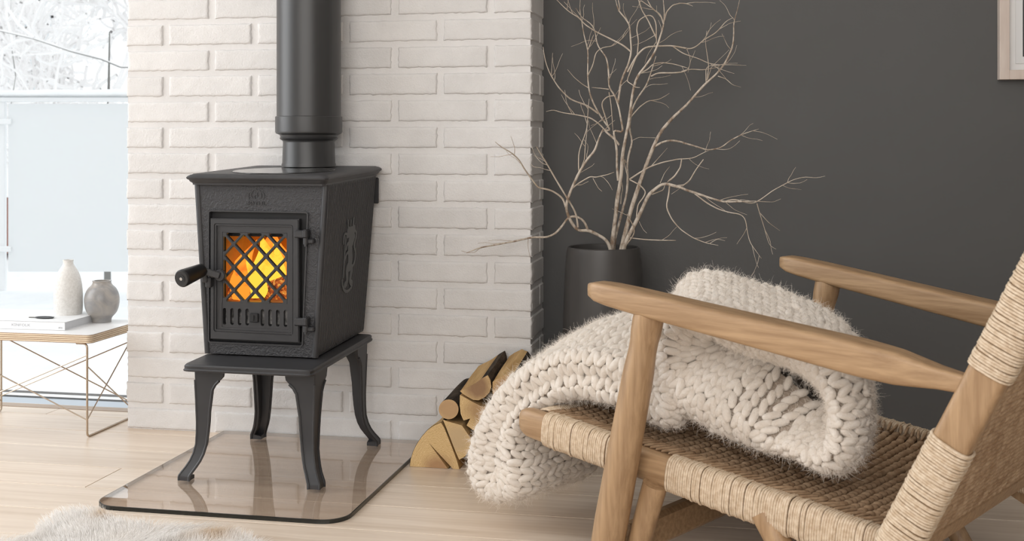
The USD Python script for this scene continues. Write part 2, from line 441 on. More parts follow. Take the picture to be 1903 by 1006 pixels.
BP, RP, BH = 0.2457, 0.06668, 0.0535
seed = 0
for kz in range(39):
    z0 = 0.0013 + RP * kz
    if z0 + BH > 2.6:
        break
    starts = (-1.479 if kz % 2 else -1.351)
    edges = []
    x = starts - BP
    while x < CH_X1 - 0.02:
        a, b = max(x, CH_X0), min(x + 0.2297, CH_X1)
        if b - a > 0.02:
            edges.append((a, b))
        x += BP
    for a, b in edges:
        seed += 1
        obj('brick', brick(a, b, z0, z0 + BH, seed, kz < 21), M['brick'], '/World/wall_chimney', smooth=(40 if kz < 21 else False))
    # return side of the chimney: the header of the corner brick, then a second piece up to the wall
    seed += 1
    d1 = 0.108 if kz % 2 else 0.205
    pieces = [(0.032, d1)] + ([(d1 + 0.014, 0.19)] if kz % 2 else [])
    for y0, y1 in pieces:
        m = hullbox((CH_X1 - 0.03, y0 if y0 > 0.05 else 0.006, z0), (CH_X1 - 0.0003 - 0.0012 * rng.random(), y1, z0 + BH), 0.003)
        obj('brick', m, M['brick'], '/World/wall_chimney')

# window to the balcony, left of the chimney
wn = UsdGeom.Xform.Define(stage, '/World/window_1'); tag(wn, kind='structure', label='floor to ceiling balcony window left of the chimney')
W1 = '/World/window_1'
X0, X1 = -3.2, CH_X0 + 0.004
obj('wooden_sill', box((X0, WALL_Y + 0.001, -0.02), (X1, 0.212, 0.0012)), M['trim_wood'], W1)
obj('metal_sill', hullbox((X0, 0.212, -0.02), (X1, 0.279, 0.0014), 0.0005), M['alu'], W1)
obj('gasket', box((X0, 0.279, -0.02), (X1, 0.305, 0.0008)), M['black_rubber'], W1)
obj('bottom_rail', hullbox((X0, 0.305, -0.02), (X1, 0.336, 0.0015), 0.0005), M['white_frame'], W1)
obj('outer_sill', box((X0, 0.336, -0.06), (X1, 0.372, 0.0002)), M['dark_sill'], W1)
obj('glass_pane', box((X0, 0.318, 0.0016), (X1, 0.322, 2.5)), M['pane'], W1)
obj('top_rail', hullbox((X0, 0.30, 2.5), (X1, 0.34, 2.62), 0.002), M['white_frame'], W1)
obj('window_jamb', hullbox((X0, 0.30, 0.0), (X0 + 0.06, 0.34, 2.5), 0.002), M['white_frame'], W1)

# ------------------------------------------------------------ outside: balcony, railing, snow, trees
RY0 = np.array([-4.09, 3.07]); RD = np.array([math.cos(math.radians(11.3)), math.sin(math.radians(11.3))])
deck = prism(Polygon([(-9, 0.372), (-1.2, 0.372), (-0.6, 0.372), (0.3, 3.93), (-4.0, 3.10), (-9, 2.10)]), 0.14)
deck.apply_translation((0, 0, -0.22))
P = deck
obj('balcony_deck_snow', P, M['snow'], label='smooth white snow covering the balcony floor outside the window', cat='snow', kind='stuff')


def along(s, off=0.0, z=0.0):
    p = RY0 + RD * s + np.array([-RD[1], RD[0]]) * off
    return np.array([p[0], p[1], z])


rl = thing('balcony_railing', 'white balcony railing with frosted glass panel outside the window', 'railing')
for s in (-1.9, -0.005, 1.9):
    obj('post', obox(along(s - 0.0, 0.03, -0.2), along(s, 0.03, 0.985), 0.045, 0.03, up=(RD[0], RD[1], 0)), M['white_frame'], rl)
obj('handrail', obox(along(-2.5, 0.03, 0.99), along(4.0, 0.03, 0.99), 0.025, 0.06), M['white_frame'], rl)
for s0, s1 in ((-1.85, -0.07), (0.045, 1.86), (1.95, 3.8)):
    obj('frosted_panel', obox(along(s0, 0.0, 0.497), along(s1, 0.0, 0.497), 0.936, 0.010, bev=0.001), M['frosted'], rl)
for s in (0.035,):
    for z in (0.865, 0.155):
        obj('panel_clamp', obox(along(s - 0.055, 0.0, z), along(s + 0.03, 0.0, z), 0.03, 0.035), M['white_frame'], rl)
g = []
for i in range(140):
    s = -2.5 + 6.5 * i / 139
    hgt = 0.035 + 0.016 * meshkit.noise(np.array([s * 3.1, 0, 0]), 3) + 0.006 * meshkit.noise(np.array([s * 11, 0, 0]), 4)
    a = np.linspace(0, np.pi, 9)
    g.append([along(s, 0.03 + 0.045 * math.cos(t), 1.0035 + hgt * math.sin(t) ** 0.6) for t in a])
g = np.array(g); ni, nj = g.shape[:2]
i, j = np.meshgrid(np.arange(ni - 1), np.arange(nj), indexing='ij'); p = (i * nj + j).ravel(); q = (i * nj + (j + 1) % nj).ravel()
obj('snow_cap', trimesh.Trimesh(g.reshape(-1, 3), np.vstack([np.stack([p, q, q + nj], -1), np.stack([p, q + nj, p + nj], -1)]), process=False), M['snow'], smooth=True,
    label='ridge of fresh snow lying along the balcony handrail', cat='snow', kind='stuff')

obj('snowy_ground', box((-150, 3.9, -3.3), (60, 160, -3.0)), M['snow'], kind='structure')


def snowy_tree(name, base, height, seed, label, dark, spread=0.55, levels=5, frost_r=0.011, group=None, lean=(0, 0), girth=0.009):
    r = np.random.default_rng(seed)
    segs = []                       # (points, radii, level)

    def grow(p, d, L, rad, lev):
        n = 5
        pts, rr = [p], [rad]
        for i_ in range(n):
            d = d + r.normal(0, (0.13 + 0.03 * lev) if lev else 0.07, 3); d[2] += 0.03; d /= np.linalg.norm(d)
            p = p + d * L / n
            pts.append(p); rr.append(rad * (1 - (0.45 if lev else 0.88) * (i_ + 1) / n))
        segs.append((np.array(pts), np.array(rr), lev))
        if lev >= levels:
            return
        kids = [4, 5, 4, 4, 3, 3][lev]
        for c in range(kids):
            t = r.uniform(0.3, 1.0) if lev else r.uniform(0.42, 1.0)
            q = pts[min(n, int(t * n))]
            a = r.uniform(0, 2 * np.pi)
            s_ = np.cross(d, [math.cos(a), math.sin(a), 0.3]); s_ /= np.linalg.norm(s_)
            ang = r.uniform(0.35, 0.95)
            grow(q, d * math.cos(ang) + s_ * math.sin(ang) + np.array([0, 0, 0.1]), L * r.uniform(0.5, 0.72), rad * 0.5, lev + 1)
    grow(np.array([0, 0, 0.0]), np.array([lean[0], lean[1], 1.0]), height * 0.5, height * girth, 0)
    t = thing(name, label, 'tree', base, 0, group)
    wood, frost = [], []
    for pts, rr, lev in segs:
        if lev <= 2:
            wood.append(tube(pts, np.maximum(rr * (1.0 if lev == 0 else 0.5), 0.004), 6))
        if lev >= 1:
            up = pts + [0, 0, 0.012]
            frost.append(tube(up, np.maximum(rr * (0.75 if lev < 3 else 1.0), frost_r * (1.25 if lev >= 4 else 1.0)) * r.uniform(0.7, 1.5), 4, cap=False))
    obj('trunk_and_boughs', cat_(wood), dark, t)
    obj('frosted_twigs', cat_(frost), M['frost'], t, kind='stuff')


def out_at(u, v, Z):
    return CAM + ray(u, v) * Z


b = out_at(192, 170, 15.0); snowy_tree('snowy_tree', (b[0], b[1], -3.0), 10.5, 11, 'frosted tree with dark forked trunk showing above the snowy rail beside the bricks', M['bark_far'], girth=0.0062, frost_r=0.015)
b = out_at(80, 100, 29.0); snowy_tree('snowy_tree', (b[0], b[1], -3.0), 10.5, 5, 'tall slim frosted tree with thin grey boughs at the middle of the window', M['bark_haze'])
b = out_at(-150, 100, 38.0); snowy_tree('snowy_tree', (b[0], b[1], -3.0), 10.0, 23, 'pale frosted tree farthest left beyond the balcony', M['bark_haze'])
b = out_at(300, 100, 44.0); snowy_tree('snowy_tree', (b[0], b[1], -3.0), 10.0, 31, 'pale frosted tree partly hidden by the white chimney', M['bark_haze'])
b = out_at(10, 60, 52.0); snowy_tree('snowy_tree', (b[0], b[1], -3.0), 12.0, 41, 'distant hazy white tree low above the left end of the rail', M['bark_haze'], frost_r=0.03)
b = out_at(150, 60, 66.0); snowy_tree('snowy_tree', (b[0], b[1], -3.0), 13.5, 47, 'distant hazy white tree between the slim tree and the forked one', M['bark_haze'], frost_r=0.035)

hb_ = out_at(4, 420, 21.0)
hs = thing('distant_house', 'small reddish house seen in the gap beside the frosted panel', 'house', (hb_[0], hb_[1], -1.22), 11.3)
obj('walls', box((-1.3, 0.0, 0), (0.09, 1.6, 1.0)), M['red_house'], hs)
rf = trimesh.convex.convex_hull(np.array([(-1.4, -0.1, 1.0), (0.19, -0.1, 1.0), (-1.4, 1.7, 1.0), (0.19, 1.7, 1.0), (-0.6, -0.1, 1.5), (-0.6, 1.7, 1.5)]))
obj('snowy_roof', rf, M['snow'], hs)
mound = trimesh.creation.icosphere(4, 1.0); mound.apply_scale((4.0, 3.4, 1.75)); mound.apply_translation((hb_[0] - 0.6, hb_[1] + 1.0, -3.0))
obj('snowy_mound', mound, M['snow'], smooth=True, kind='structure')
# ------------------------------------------------------------ hearth plate
gp = thing('glass_hearth_plate', 'clear glass floor plate with dark rim under the black stove', 'hearth plate')
GX0, GX1, GY0, GY1, GT = -1.3235, -0.777, -0.640, -0.004, 0.008
outline = sbox(GX0, GY0, GX1, GY1).buffer(-0.055).buffer(0.055, quad_segs=10).union(sbox(GX0, GY1 - 0.1, GX1, GY1))
top = prism(outline.buffer(-0.0025), 0.0006); top.apply_translation((0, 0, GT - 0.0006))
obj('glass_sheet', top, M['hearth_glass'], gp)
ringp = outline.difference(outline.buffer(-0.0026))
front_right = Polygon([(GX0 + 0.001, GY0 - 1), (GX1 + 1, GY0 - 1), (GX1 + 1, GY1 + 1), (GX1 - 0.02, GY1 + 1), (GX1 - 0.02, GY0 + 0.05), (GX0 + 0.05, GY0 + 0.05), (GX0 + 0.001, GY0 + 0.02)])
obj('polished_edge', prism(ringp.intersection(front_right), GT), M['glass_edge_unlit'], gp, label='polished glass rim coloured dark as if unlit')
obj('polished_edge', prism(outline.difference(outline.buffer(-0.0014)).difference(front_right), GT), M['glass_edge_lit'], gp, label='polished glass rim coloured pale as if lit')

# ------------------------------------------------------------ stove
SO, SR = (-1.0600, -0.4452, GT), -1.2
st = thing('wood_stove', 'black cast iron wood stove on four curved legs with lattice door and fire inside', 'stove', SO, SR)
XC = -0.0135


def shear(m):
    m = m.copy(); v = m.vertices.copy(); v[:, 2] += 0.035 * (v[:, 1] - 0.09) - GT; m.vertices = v
    return m


def sp(name, mesh, mat, parent=st, **kw):
    return obj(name, shear(mesh), mat, parent, **kw)


def fpr(poly, yb, depth):
    return frame_xz(prism(poly, depth), (0, yb, 0))


zb, zt, hb, ht, yf = 0.272, 0.655, 0.131, 0.156, 0.09
trap = Polygon([(XC - hb, zb), (XC + hb, zb), (XC + ht, zt), (XC - ht, zt)])
recess = Polygon([(-0.1364, 0.2995), (0.0858, 0.2985), (0.0985, 0.592), (-0.1364, 0.593)]).buffer(-0.004).buffer(0.004)
front = trap.difference(recess)
sp('front_plate', fpr(front, yf + 0.012, 0.012), M['iron_pebble'])
# raised lip round the recess
lip = recess.buffer(0.0035).difference(recess.buffer(0.0002))
ft = sp('recess_lip', fpr(lip, yf + 0.004, 0.007), M['iron'])
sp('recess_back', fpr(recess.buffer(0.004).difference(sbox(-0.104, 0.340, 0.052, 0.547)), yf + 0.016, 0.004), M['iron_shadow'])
for sgn in (-1, 1):
    sp('corner_moulding', tube([(XC + sgn * (hb - 0.002), yf + 0.004, zb), (XC + sgn * (ht - 0.002), yf + 0.004, zt)], 0.0075, 12), M['iron'], smooth=40)
# side panels with fine vertical ribs
NR = 36
for sgn in (-1, 1):
    ys, am = [], []
    for r_ in range(NR):
        for q, a_ in ((0.0, 0.0), (0.22, 0.0), (0.38, 1.0), (0.78, 1.0), (0.94, 0.0)):
            ys.append((r_ + q) / NR); am.append(a_)
    ys.append(1.0); am.append(0.0)
    ys, am = np.array(ys), np.array(am)
    V = []
    for zz in (zb, zb + 0.006, zt - 0.008, zt):
        f_ = (zz - zb) / (zt - zb)
        yb_ = 0.403 + 0.022 * f_
        xx = XC + sgn * (hb + (ht - hb) * f_)
        flat = 0.0 if zz in (zb, zt) else 1.0
        V.append(np.stack([xx + sgn * (0.0015 * am * flat), yf + 0.012 + (yb_ - yf - 0.012) * ys, np.full(len(ys), zz)], 1))
    V = np.vstack(V); n_ = len(ys)
    i, j = np.meshgrid(np.arange(3), np.arange(n_ - 1), indexing='ij'); p = (i * n_ + j).ravel()
    f = np.vstack([np.stack([p, p + 1, p + n_ + 1], -1), np.stack([p, p + n_ + 1, p + n_], -1)])
    sp('ribbed_side_panel', trimesh.Trimesh(V, f if sgn > 0 else f[:, ::-1], process=False), M['iron'])
bk = np.array([(XC - hb, 0.403, zb), (XC + hb, 0.403, zb), (XC + ht, 0.425, zt), (XC - ht, 0.425, zt)])
sp('back_plate', trimesh.convex.convex_hull(np.vstack([bk, bk - [0, 0.012, 0]])), M['iron'])
sp('rear_heat_shield', hullbox((XC - 0.15, 0.427, 0.585), (XC + 0.162, 0.432, 0.650), 0.003), M['iron'])


def slab(lo, hi, prof, rad=0.02):
    """Rounded plate with an edge profile: (inset, z) pairs from bottom to top."""
    base = sbox(lo[0], lo[1], hi[0], hi[1])
    rings = []
    for ins, z in prof:
        p_ = base.buffer(-ins - rad).buffer(rad, quad_segs=6)
        c = resample(np.array(p_.exterior.coords)[:-1], 140, closed=True)
        k0 = np.argmin(np.abs(np.arctan2(c[:, 1] - (lo[1] + hi[1]) / 2, c[:, 0] - (lo[0] + hi[0]) / 2)))
        c = np.roll(c, -k0, axis=0)
        rings.append(np.c_[c, np.full(140, z)])
    V = np.vstack(rings); n_ = 140; N = len(rings)
    i, j = np.meshgrid(np.arange(N - 1), np.arange(n_), indexing='ij'); a_ = (i * n_ + j).ravel(); b_ = (i * n_ + (j + 1) % n_).ravel()
    f = np.vstack([np.stack([a_, b_, b_ + n_], -1), np.stack([a_, b_ + n_, a_ + n_], -1)])
    cb, ct = len(V), len(V) + 1
    V = np.vstack([V, rings[0].mean(0), rings[-1].mean(0)])
    k_ = np.arange(n_)
    f = np.vstack([f, np.stack([(k_ + 1) % n_, k_, np.full(n_, cb)], -1), np.stack([(N - 1) * n_ + k_, (N - 1) * n_ + (k_ + 1) % n_, np.full(n_, ct)], -1)])
    m = trimesh.Trimesh(V, f, process=False)
    return m


sp('top_plate', slab((XC - 0.170, 0.064), (XC + 0.170, 0.436), [(0.011, 0.654), (0.0105, 0.658), (0.006, 0.662), (0.0045, 0.6655), (0.001, 0.668), (0.0, 0.671), (0.002, 0.674), (0.007, 0.677), (0.0095, 0.6775), (0.012, 0.679)], 0.006), M['iron'], smooth=35)
sp('shelf_plate', slab((-0.153, -0.012), (0.150, 0.392), [(0.006, 0.252), (0.001, 0.2535), (0.0, 0.2565), (0.0022, 0.259), (0.0018, 0.2645), (0.004, 0.2675), (0.009, 0.2685)], 0.012), M['iron'], smooth=35)
hp = lathe([(0, 0), (0.116, 0), (0.1175, 0.0012), (0.1175, 0.0018), (0.116, 0.0026), (0, 0.0026)], 64); hp.apply_translation((-0.003, 0.198, 0.6785))
sp('cooking_plate', hp, M['hotplate'], smooth=30, label='polished round cooking plate')

# door
dr_o = Polygon([(-0.1324, 0.3062), (0.0815, 0.3052), (0.0806, 0.579), (-0.1324, 0.578)])
dr_i = Polygon([(-0.1180, 0.3285), (0.0624, 0.3265), (0.0624, 0.5612), (-0.1172, 0.5618)])
door_rings = [(dr_o, dr_i, 0.098, 0.012), (dr_o.buffer(-0.0016), dr_i.buffer(0.0055), 0.0865, 0.0035), (dr_i.buffer(0.0035), dr_i.buffer(0.0008), 0.0865, 0.0022)]
door = sp('door', cat_([fpr(o_.difference(i_), y_, d_) for o_, i_, y_, d_ in door_rings]), M['iron'], label='cast iron fire door with stepped moulding')
LX0, LX1, LZ0, LZ1 = -0.1036, 0.0509, 0.3895, 0.5465
px, pz = (LX1 - LX0) / 3, (LZ1 - LZ0) / 3
holes = []
region = sbox(LX0 + 0.001, LZ0 + 0.001, LX1 - 0.001, LZ1 - 0.001)
for i in range(4):
    for j in range(4):
        for cx, cz in ((LX0 + (i + 0.5) * px, LZ0 + j * pz), (LX0 + i * px, LZ0 + (j + 0.5) * pz)):
            d_ = Polygon([(cx - px / 2, cz), (cx, cz - pz / 2), (cx + px / 2, cz), (cx, cz + pz / 2)]).buffer(-0.0029).intersection(region)
            d_ = d_.buffer(-0.0032).buffer(0.0032, quad_segs=4)
            if d_.area > 4e-5:
                holes.append(d_)
lat = dr_i.buffer(0.0012).difference(unary_union(holes))
slots = [LineString([(-0.1 + 0.01838 * k_, 0.3425), (-0.1 + 0.01838 * k_, 0.3715)]).buffer(0.0043, quad_segs=6) for k_ in range(9) if k_ != 4]
lat = lat.difference(unary_union(slots))
sp('lattice_grille', cat_([fpr(lat, 0.096, 0.0065), fpr(dr_i.difference(unary_union(holes).buffer(0.0018)).difference(sbox(-0.106, 0.333, 0.055, 0.3885)).difference(sbox(LX0 - 0.001, LZ0 - 0.001, LX1 + 0.001, LZ1 + 0.001)), 0.0895, 0.0012),
                           fpr(sbox(LX0, LZ0, LX1, LZ1).difference(unary_union(holes).buffer(0.0013)), 0.0895, 0.0012)]), M['iron'], label='diamond lattice grille of the door')
sp('air_slider', cat_([hullbox((-0.0365, 0.0835, 0.3465), (-0.0165, 0.0895, 0.3665), 0.0015), hullbox((-0.0285, 0.0815, 0.3505), (-0.0255, 0.0840, 0.3625), 0.0008)]), M['iron_shadow'])
sp('ash_panel', box((-0.11, 0.104, 0.335), (0.056, 0.108, 0.384)), M['ash'])
sp('door_glass', box((-0.110, 0.0985, 0.387), (0.056, 0.1005, 0.55)), M['pane'])

sp('baffle', box((-0.131, 0.118, 0.535), (0.104, 0.374, 0.60)), M['iron_shadow'])  # added dark block, keeps the top row of grille holes dark
# handle
dk = sp('door_handle', cat_([frame_xz(lathe([(0, 0), (0.0135, 0), (0.0135, 0.006), (0.0115, 0.009), (0.006, 0.0095), (0, 0.0095)], 28), (-0.1047, 0.0815, 0.4508)),
                             obox((-0.102, 0.071, 0.4510), (-0.142, 0.058, 0.4655), 0.015, 0.007, bev=0.002), obox((-0.138, 0.064, 0.468), (-0.1365, 0.070, 0.436), 0.010, 0.012, up=(0, 1, 0), bev=0.002)]), M['iron'], label='door handle lever')
a_, b_ = np.array([-0.1390, 0.060, 0.4650]), np.array([-0.1525, -0.012, 0.4550])
ts = [0, 0.04, 0.1, 0.9, 0.96, 1.0]
sp('grip', tube([a_ + (b_ - a_) * t for t in ts], [0.011, 0.0145, 0.0155, 0.0195, 0.0195, 0.0170], 24), M['bakelite'], dk, smooth=40, label='black rounded handle grip')
dn = (b_ - a_) / np.linalg.norm(b_ - a_)
sp('screw', tube([b_ - dn * 0.002, b_ + dn * 0.0012], [0.0036, 0.0036], 14), M['steel'], dk, label='bright screw head')
sp('screw_recess', tube([b_ - dn * 0.002, b_ + dn * 0.0006], [0.0095, 0.0095], 20), M['iron_shadow'], dk)
sp('latch_catch', cat_([hullbox((-0.137, 0.068, 0.424), (-0.124, 0.092, 0.447), 0.002), hullbox((-0.131, 0.072, 0.445), (-0.118, 0.090, 0.452), 0.002)]), M['iron'])
for zc in (0.5470, 0.3530):
    sp('hinge', cat_([hullbox((0.074, 0.070, zc - 0.0085), (0.104, 0.084, zc + 0.0085), 0.003), hullbox((0.094, 0.068, zc - 0.0085), (0.106, 0.092, zc + 0.0105), 0.003),
                      tube([(0.1, 0.077, zc - 0.022), (0.1, 0.077, zc + 0.006)], 0.0058, 14), tube([(0.1, 0.077, zc - 0.027), (0.1, 0.077, zc - 0.02)], 0.0035, 10), hullbox((0.1, 0.076, zc - 0.021), (0.118, 0.096, zc - 0.011), 0.002)]), M['iron'])

# firebox, logs and flames
sp('firebox_lining', cat_([box((-0.132, 0.375, 0.36), (0.105, 0.385, 0.62)), box((-0.140, 0.112, 0.36), (-0.132, 0.39, 0.62)), box((0.105, 0.112, 0.36), (0.113, 0.39, 0.62)), box((-0.14, 0.112, 0.37), (0.113, 0.395, 0.382)), box((-0.14, 0.112, 0.61), (0.113, 0.395, 0.62))]), M['firebrick'])
for q0, q1, r_ in (((-0.125, 0.17, 0.398), (0.055, 0.20, 0.404), 0.02), ((-0.09, 0.26, 0.402), (0.095, 0.21, 0.400), 0.021), ((-0.02, 0.16, 0.41), (0.10, 0.175, 0.455), 0.018), ((-0.12, 0.30, 0.41), (0.02, 0.28, 0.44), 0.02)):
    sp('burning_log', tube(np.linspace(q0, q1, 8), [r_ * (1 + 0.15 * math.sin(3.1 * k_ + 9 * r_)) for k_ in range(8)], 9), M['ember'])


def flame_mesh(cx, cy, z0, r0, h, sd):
    rr = np.random.default_rng(sd)
    ph = rr.uniform(0, 6.28, 4)
    n_, m_ = 16, 20
    V = []
    for i_ in range(n_ + 1):
        t = i_ / n_
        rad = r0 * (math.sin(math.pi * min(1, 0.18 + 0.82 * t)) ** 0.8) * (1 - 0.55 * t)
        ox, oy = 0.022 * t * math.sin(4 * t + ph[0]), 0.014 * t * math.sin(5 * t + ph[1])
        for j_ in range(m_):
            a = 2 * math.pi * j_ / m_
            k_ = 1 + 0.22 * math.sin(3 * a + ph[2] + 4 * t) + 0.1 * math.sin(5 * a + ph[3])
            V.append((cx + ox + rad * k_ * math.cos(a), cy + oy + rad * k_ * 0.75 * math.sin(a), z0 + h * t))
    i_, j_ = np.meshgrid(np.arange(n_), np.arange(m_), indexing='ij'); p = (i_ * m_ + j_).ravel(); q = (i_ * m_ + (j_ + 1) % m_).ravel()
    return trimesh.Trimesh(np.array(V), np.vstack([np.stack([p, q, q + m_], -1), np.stack([p, q + m_, p + m_], -1)]), process=False)


fl = 0
for cx, cy, r_, h in ((-0.09, 0.33, 0.042, 0.14), (-0.06, 0.30, 0.055, 0.145), (0.0, 0.32, 0.055, 0.14), (0.05, 0.33, 0.05, 0.135), (0.08, 0.28, 0.04, 0.13), (-0.105, 0.22, 0.032, 0.13), (-0.09, 0.155, 0.030, 0.12), (0.03, 0.20, 0.032, 0.12)):
    fl += 1
    sp('flame', flame_mesh(cx, cy, 0.385, r_, h, fl), M['flame_outer'], smooth=True, label='orange outer flame')
for cx, cy, r_, h in ((-0.085, 0.24, 0.026, 0.135), (-0.050, 0.20, 0.027, 0.14), (-0.015, 0.20, 0.018, 0.13), (-0.05, 0.155, 0.022, 0.10), (0.032, 0.17, 0.016, 0.105)):
    fl += 1
    sp('flame', flame_mesh(cx, cy, 0.39, r_, h, fl), M['flame_core'], smooth=True, label='yellow inner flame')

# emblem, lettering, crest
tx = meshkit.text_mesh('JØTUL', 0.0085, 0.0016, bold=True)
tx.apply_scale((0.048 / tx.extents[0], 1, 1)); tx.apply_translation((-tx.bounds[0][0], 0, 0))
sp('lettering', frame_xz(tx, (-0.0475, yf + 0.0004, 0.6085)), M['iron'], label='raised maker lettering')


def strokes(ls):
    return unary_union([LineString(spline(l, 24) if len(l) > 2 else l).buffer(w) for l, w in ls])


fe = strokes([([(-0.017, 0.0), (-0.019, 0.009), (-0.012, 0.017)], 0.0012), ([(0.017, 0.0), (0.019, 0.009), (0.013, 0.016)], 0.0012), ([(-0.009, 0.002), (-0.012, 0.012), (-0.002, 0.022), (0.003, 0.017)], 0.0013),
              ([(0.009, 0.002), (0.012, 0.010), (0.006, 0.019), (0.002, 0.012), (0.003, 0.006)], 0.0013), ([(-0.003, 0.001), (-0.004, 0.007), (0.0, 0.010)], 0.0011)])
sp('flame_emblem', frame_xz(prism(fe, 0.0016), (-0.0235, yf + 0.0004, 0.6225)), M['iron'], label='raised flame emblem')
S = 0.098
cr = strokes([([(0.34, 1.44), (0.48, 1.42), (0.62, 1.46)], 0.13), ([(0.24, 1.36), (0.34, 1.40)], 0.07), ([(0.70, 1.30), (0.60, 1.15)], 0.07), ([(0.22, 1.72), (0.28, 1.52)], 0.03), ([(0.42, 1.70), (0.44, 1.52)], 0.03), ([(0.60, 1.74), (0.58, 1.56)], 0.03),
              ([(0.5, 1.3), (0.46, 1.05), (0.52, 0.82), (0.5, 0.6)], 0.135), ([(0.44, 1.12), (0.28, 1.16), (0.2, 1.05)], 0.04), ([(0.44, 0.95), (0.26, 0.92), (0.16, 0.80)], 0.04),
              ([(0.5, 0.65), (0.36, 0.52), (0.40, 0.30), (0.28, 0.18)], 0.075), ([(0.54, 0.62), (0.66, 0.48), (0.62, 0.26), (0.72, 0.16)], 0.075),
              ([(0.6, 0.6), (0.80, 0.62), (0.86, 0.90), (0.74, 1.08), (0.84, 1.28), (0.78, 1.42)], 0.035), ([(0.12, 1.34), (0.13, 0.4)], 0.025), ([(0.06, 0.32), (0.22, 0.08), (0.5, 0.0), (0.76, 0.10)], 0.035), ([(0.02, 1.20), (0.06, 1.42), (0.2, 1.40)], 0.03)])
xm = XC + hb + (ht - hb) * ((0.475 - zb) / (zt - zb)) + 0.0018
dx = (ht - hb) / (zt - zb)
crm = frame_xz(prism(affinity.scale(cr, S, S, origin=(0, 0)), 0.0022), (xm - dx * 0.085, 0.215, 0.393), ux=(0, 1, 0), uy=(dx, 0, 1))
sp('lion_crest', crm, M['iron_worn'], label='worn raised lion crest on the ribbed side')

# legs: angle iron in section, swept outwards at the foot
def leg(sx, sy):
    cx, cy = XC + 0.012 + sx * 0.143, (0.03 if sy < 0 else 0.368)
    ztop = 0.2535 + 0.035 * (cy - 0.09)
    lv = np.array([1.0, 0.955, 0.92, 0.885, 0.85, 0.80, 0.7, 0.6, 0.5, 0.4, 0.3, 0.22, 0.16, 0.11, 0.07, 0.045, 0.03, 0.0])
    wx = np.interp(lv, [0, 0.05, 0.1, 0.3, 0.6, 0.8, 0.84, 0.88, 0.92, 1], [0.026, 0.026, 0.0245, 0.026, 0.033, 0.042, 0.047, 0.058, 0.068, 0.072])
    ox = np.interp(lv, [0, 0.04, 0.08, 0.13, 0.2, 0.3, 0.45, 0.7, 1], [0.022, 0.022, 0.016, 0.008, 0.001, -0.004, -0.005, -0.003, 0])
    oy = np.interp(lv, [0, 0.04, 0.08, 0.13, 0.2, 0.3, 0.45, 0.7, 1], [0.030, 0.030, 0.024, 0.015, 0.006, 0.0, -0.003, -0.002, 0])
    solid = 1.0 if True else 0
    V = []
    for z_, w_, a, b_ in zip(lv, wx, ox, oy):
        t_ = 0.0085 if z_ > 0.04 else w_ * 0.98
        X0, Y0 = cx + sx * a, cy + sy * b_
        e = 0.0025
        ring = [(0, e), (e, 0), (w_, 0), (w_, t_), (t_, t_), (t_, w_), (0, w_)]
        V.append([(X0 - sx * u, Y0 - sy * v, z_ * ztop) for u, v in ring])
    V = np.array(V); N, n_ = V.shape[:2]
    Vf = V.reshape(-1, 3)
    i_, j_ = np.meshgrid(np.arange(N - 1), np.arange(n_), indexing='ij'); p = (i_ * n_ + j_).ravel(); q = (i_ * n_ + (j_ + 1) % n_).ravel()
    f = np.vstack([np.stack([p, q, q + n_], -1), np.stack([p, q + n_, p + n_], -1)])
    capf = np.array([[0, 1, 2], [0, 2, 3], [0, 3, 4], [0, 4, 5], [0, 5, 6]])
    f = np.vstack([f, capf + (N - 1) * n_, capf[:, ::-1]])
    m = trimesh.Trimesh(Vf, f, process=False)
    m.fix_normals()
    # raised rims along both faces
    rim = []
    sel = np.where(lv < 0.9)[0]
    for idx, out in ((2, (0, -sy)), (6, (-sx, 0))):
        pts = V[sel, idx].copy(); rim.append(tube(pts + np.array([-0.0, 0, 0]), 0.0032, 6))
    rim.append(tube((V[sel, 0] + V[sel, 1]) / 2, 0.0028, 6))
    mm = cat_([m] + rim); mm.apply_translation((0, 0, 0.0))
    return mm


for sx, sy in ((-1, -1), (1, -1), (-1, 1), (1, 1)):
    m = leg(sx, sy); v = m.vertices.copy(); v[:, 2] = v[:, 2] * (1 - GT / 0.25); m.vertices = v
    obj('leg', m, M['iron'], st, smooth=30)

# flue
fp = thing('flue_pipe', 'thick black flue pipe with collar rising from the stove top', 'flue pipe', (float(at_y(574, 265, -0.0885)[0]), -0.0885, 0.6895))
obj('spigot', lathe([(0.0, 0), (0.066, 0), (0.066, 0.006), (0.0645, 0.010), (0.0625, 0.066), (0, 0.066)], 64), M['flue'], fp, smooth=30)
obj('collar', lathe([(0, 0.060), (0.0625, 0.060), (0.0640, 0.064), (0.0690, 0.067), (0.0710, 0.070), (0.0690, 0.073), (0.0705, 0.078), (0.0800, 0.082), (0.0815, 0.086), (0.0815, 0.122), (0.0800, 0.1235), (0, 0.1235)], 72), M['flue'], fp, smooth=30)
obj('pipe', lathe([(0, 0.12), (0.0780, 0.12), (0.0780, 1.912), (0, 1.912)], 72), M['flue'], fp, smooth=30)
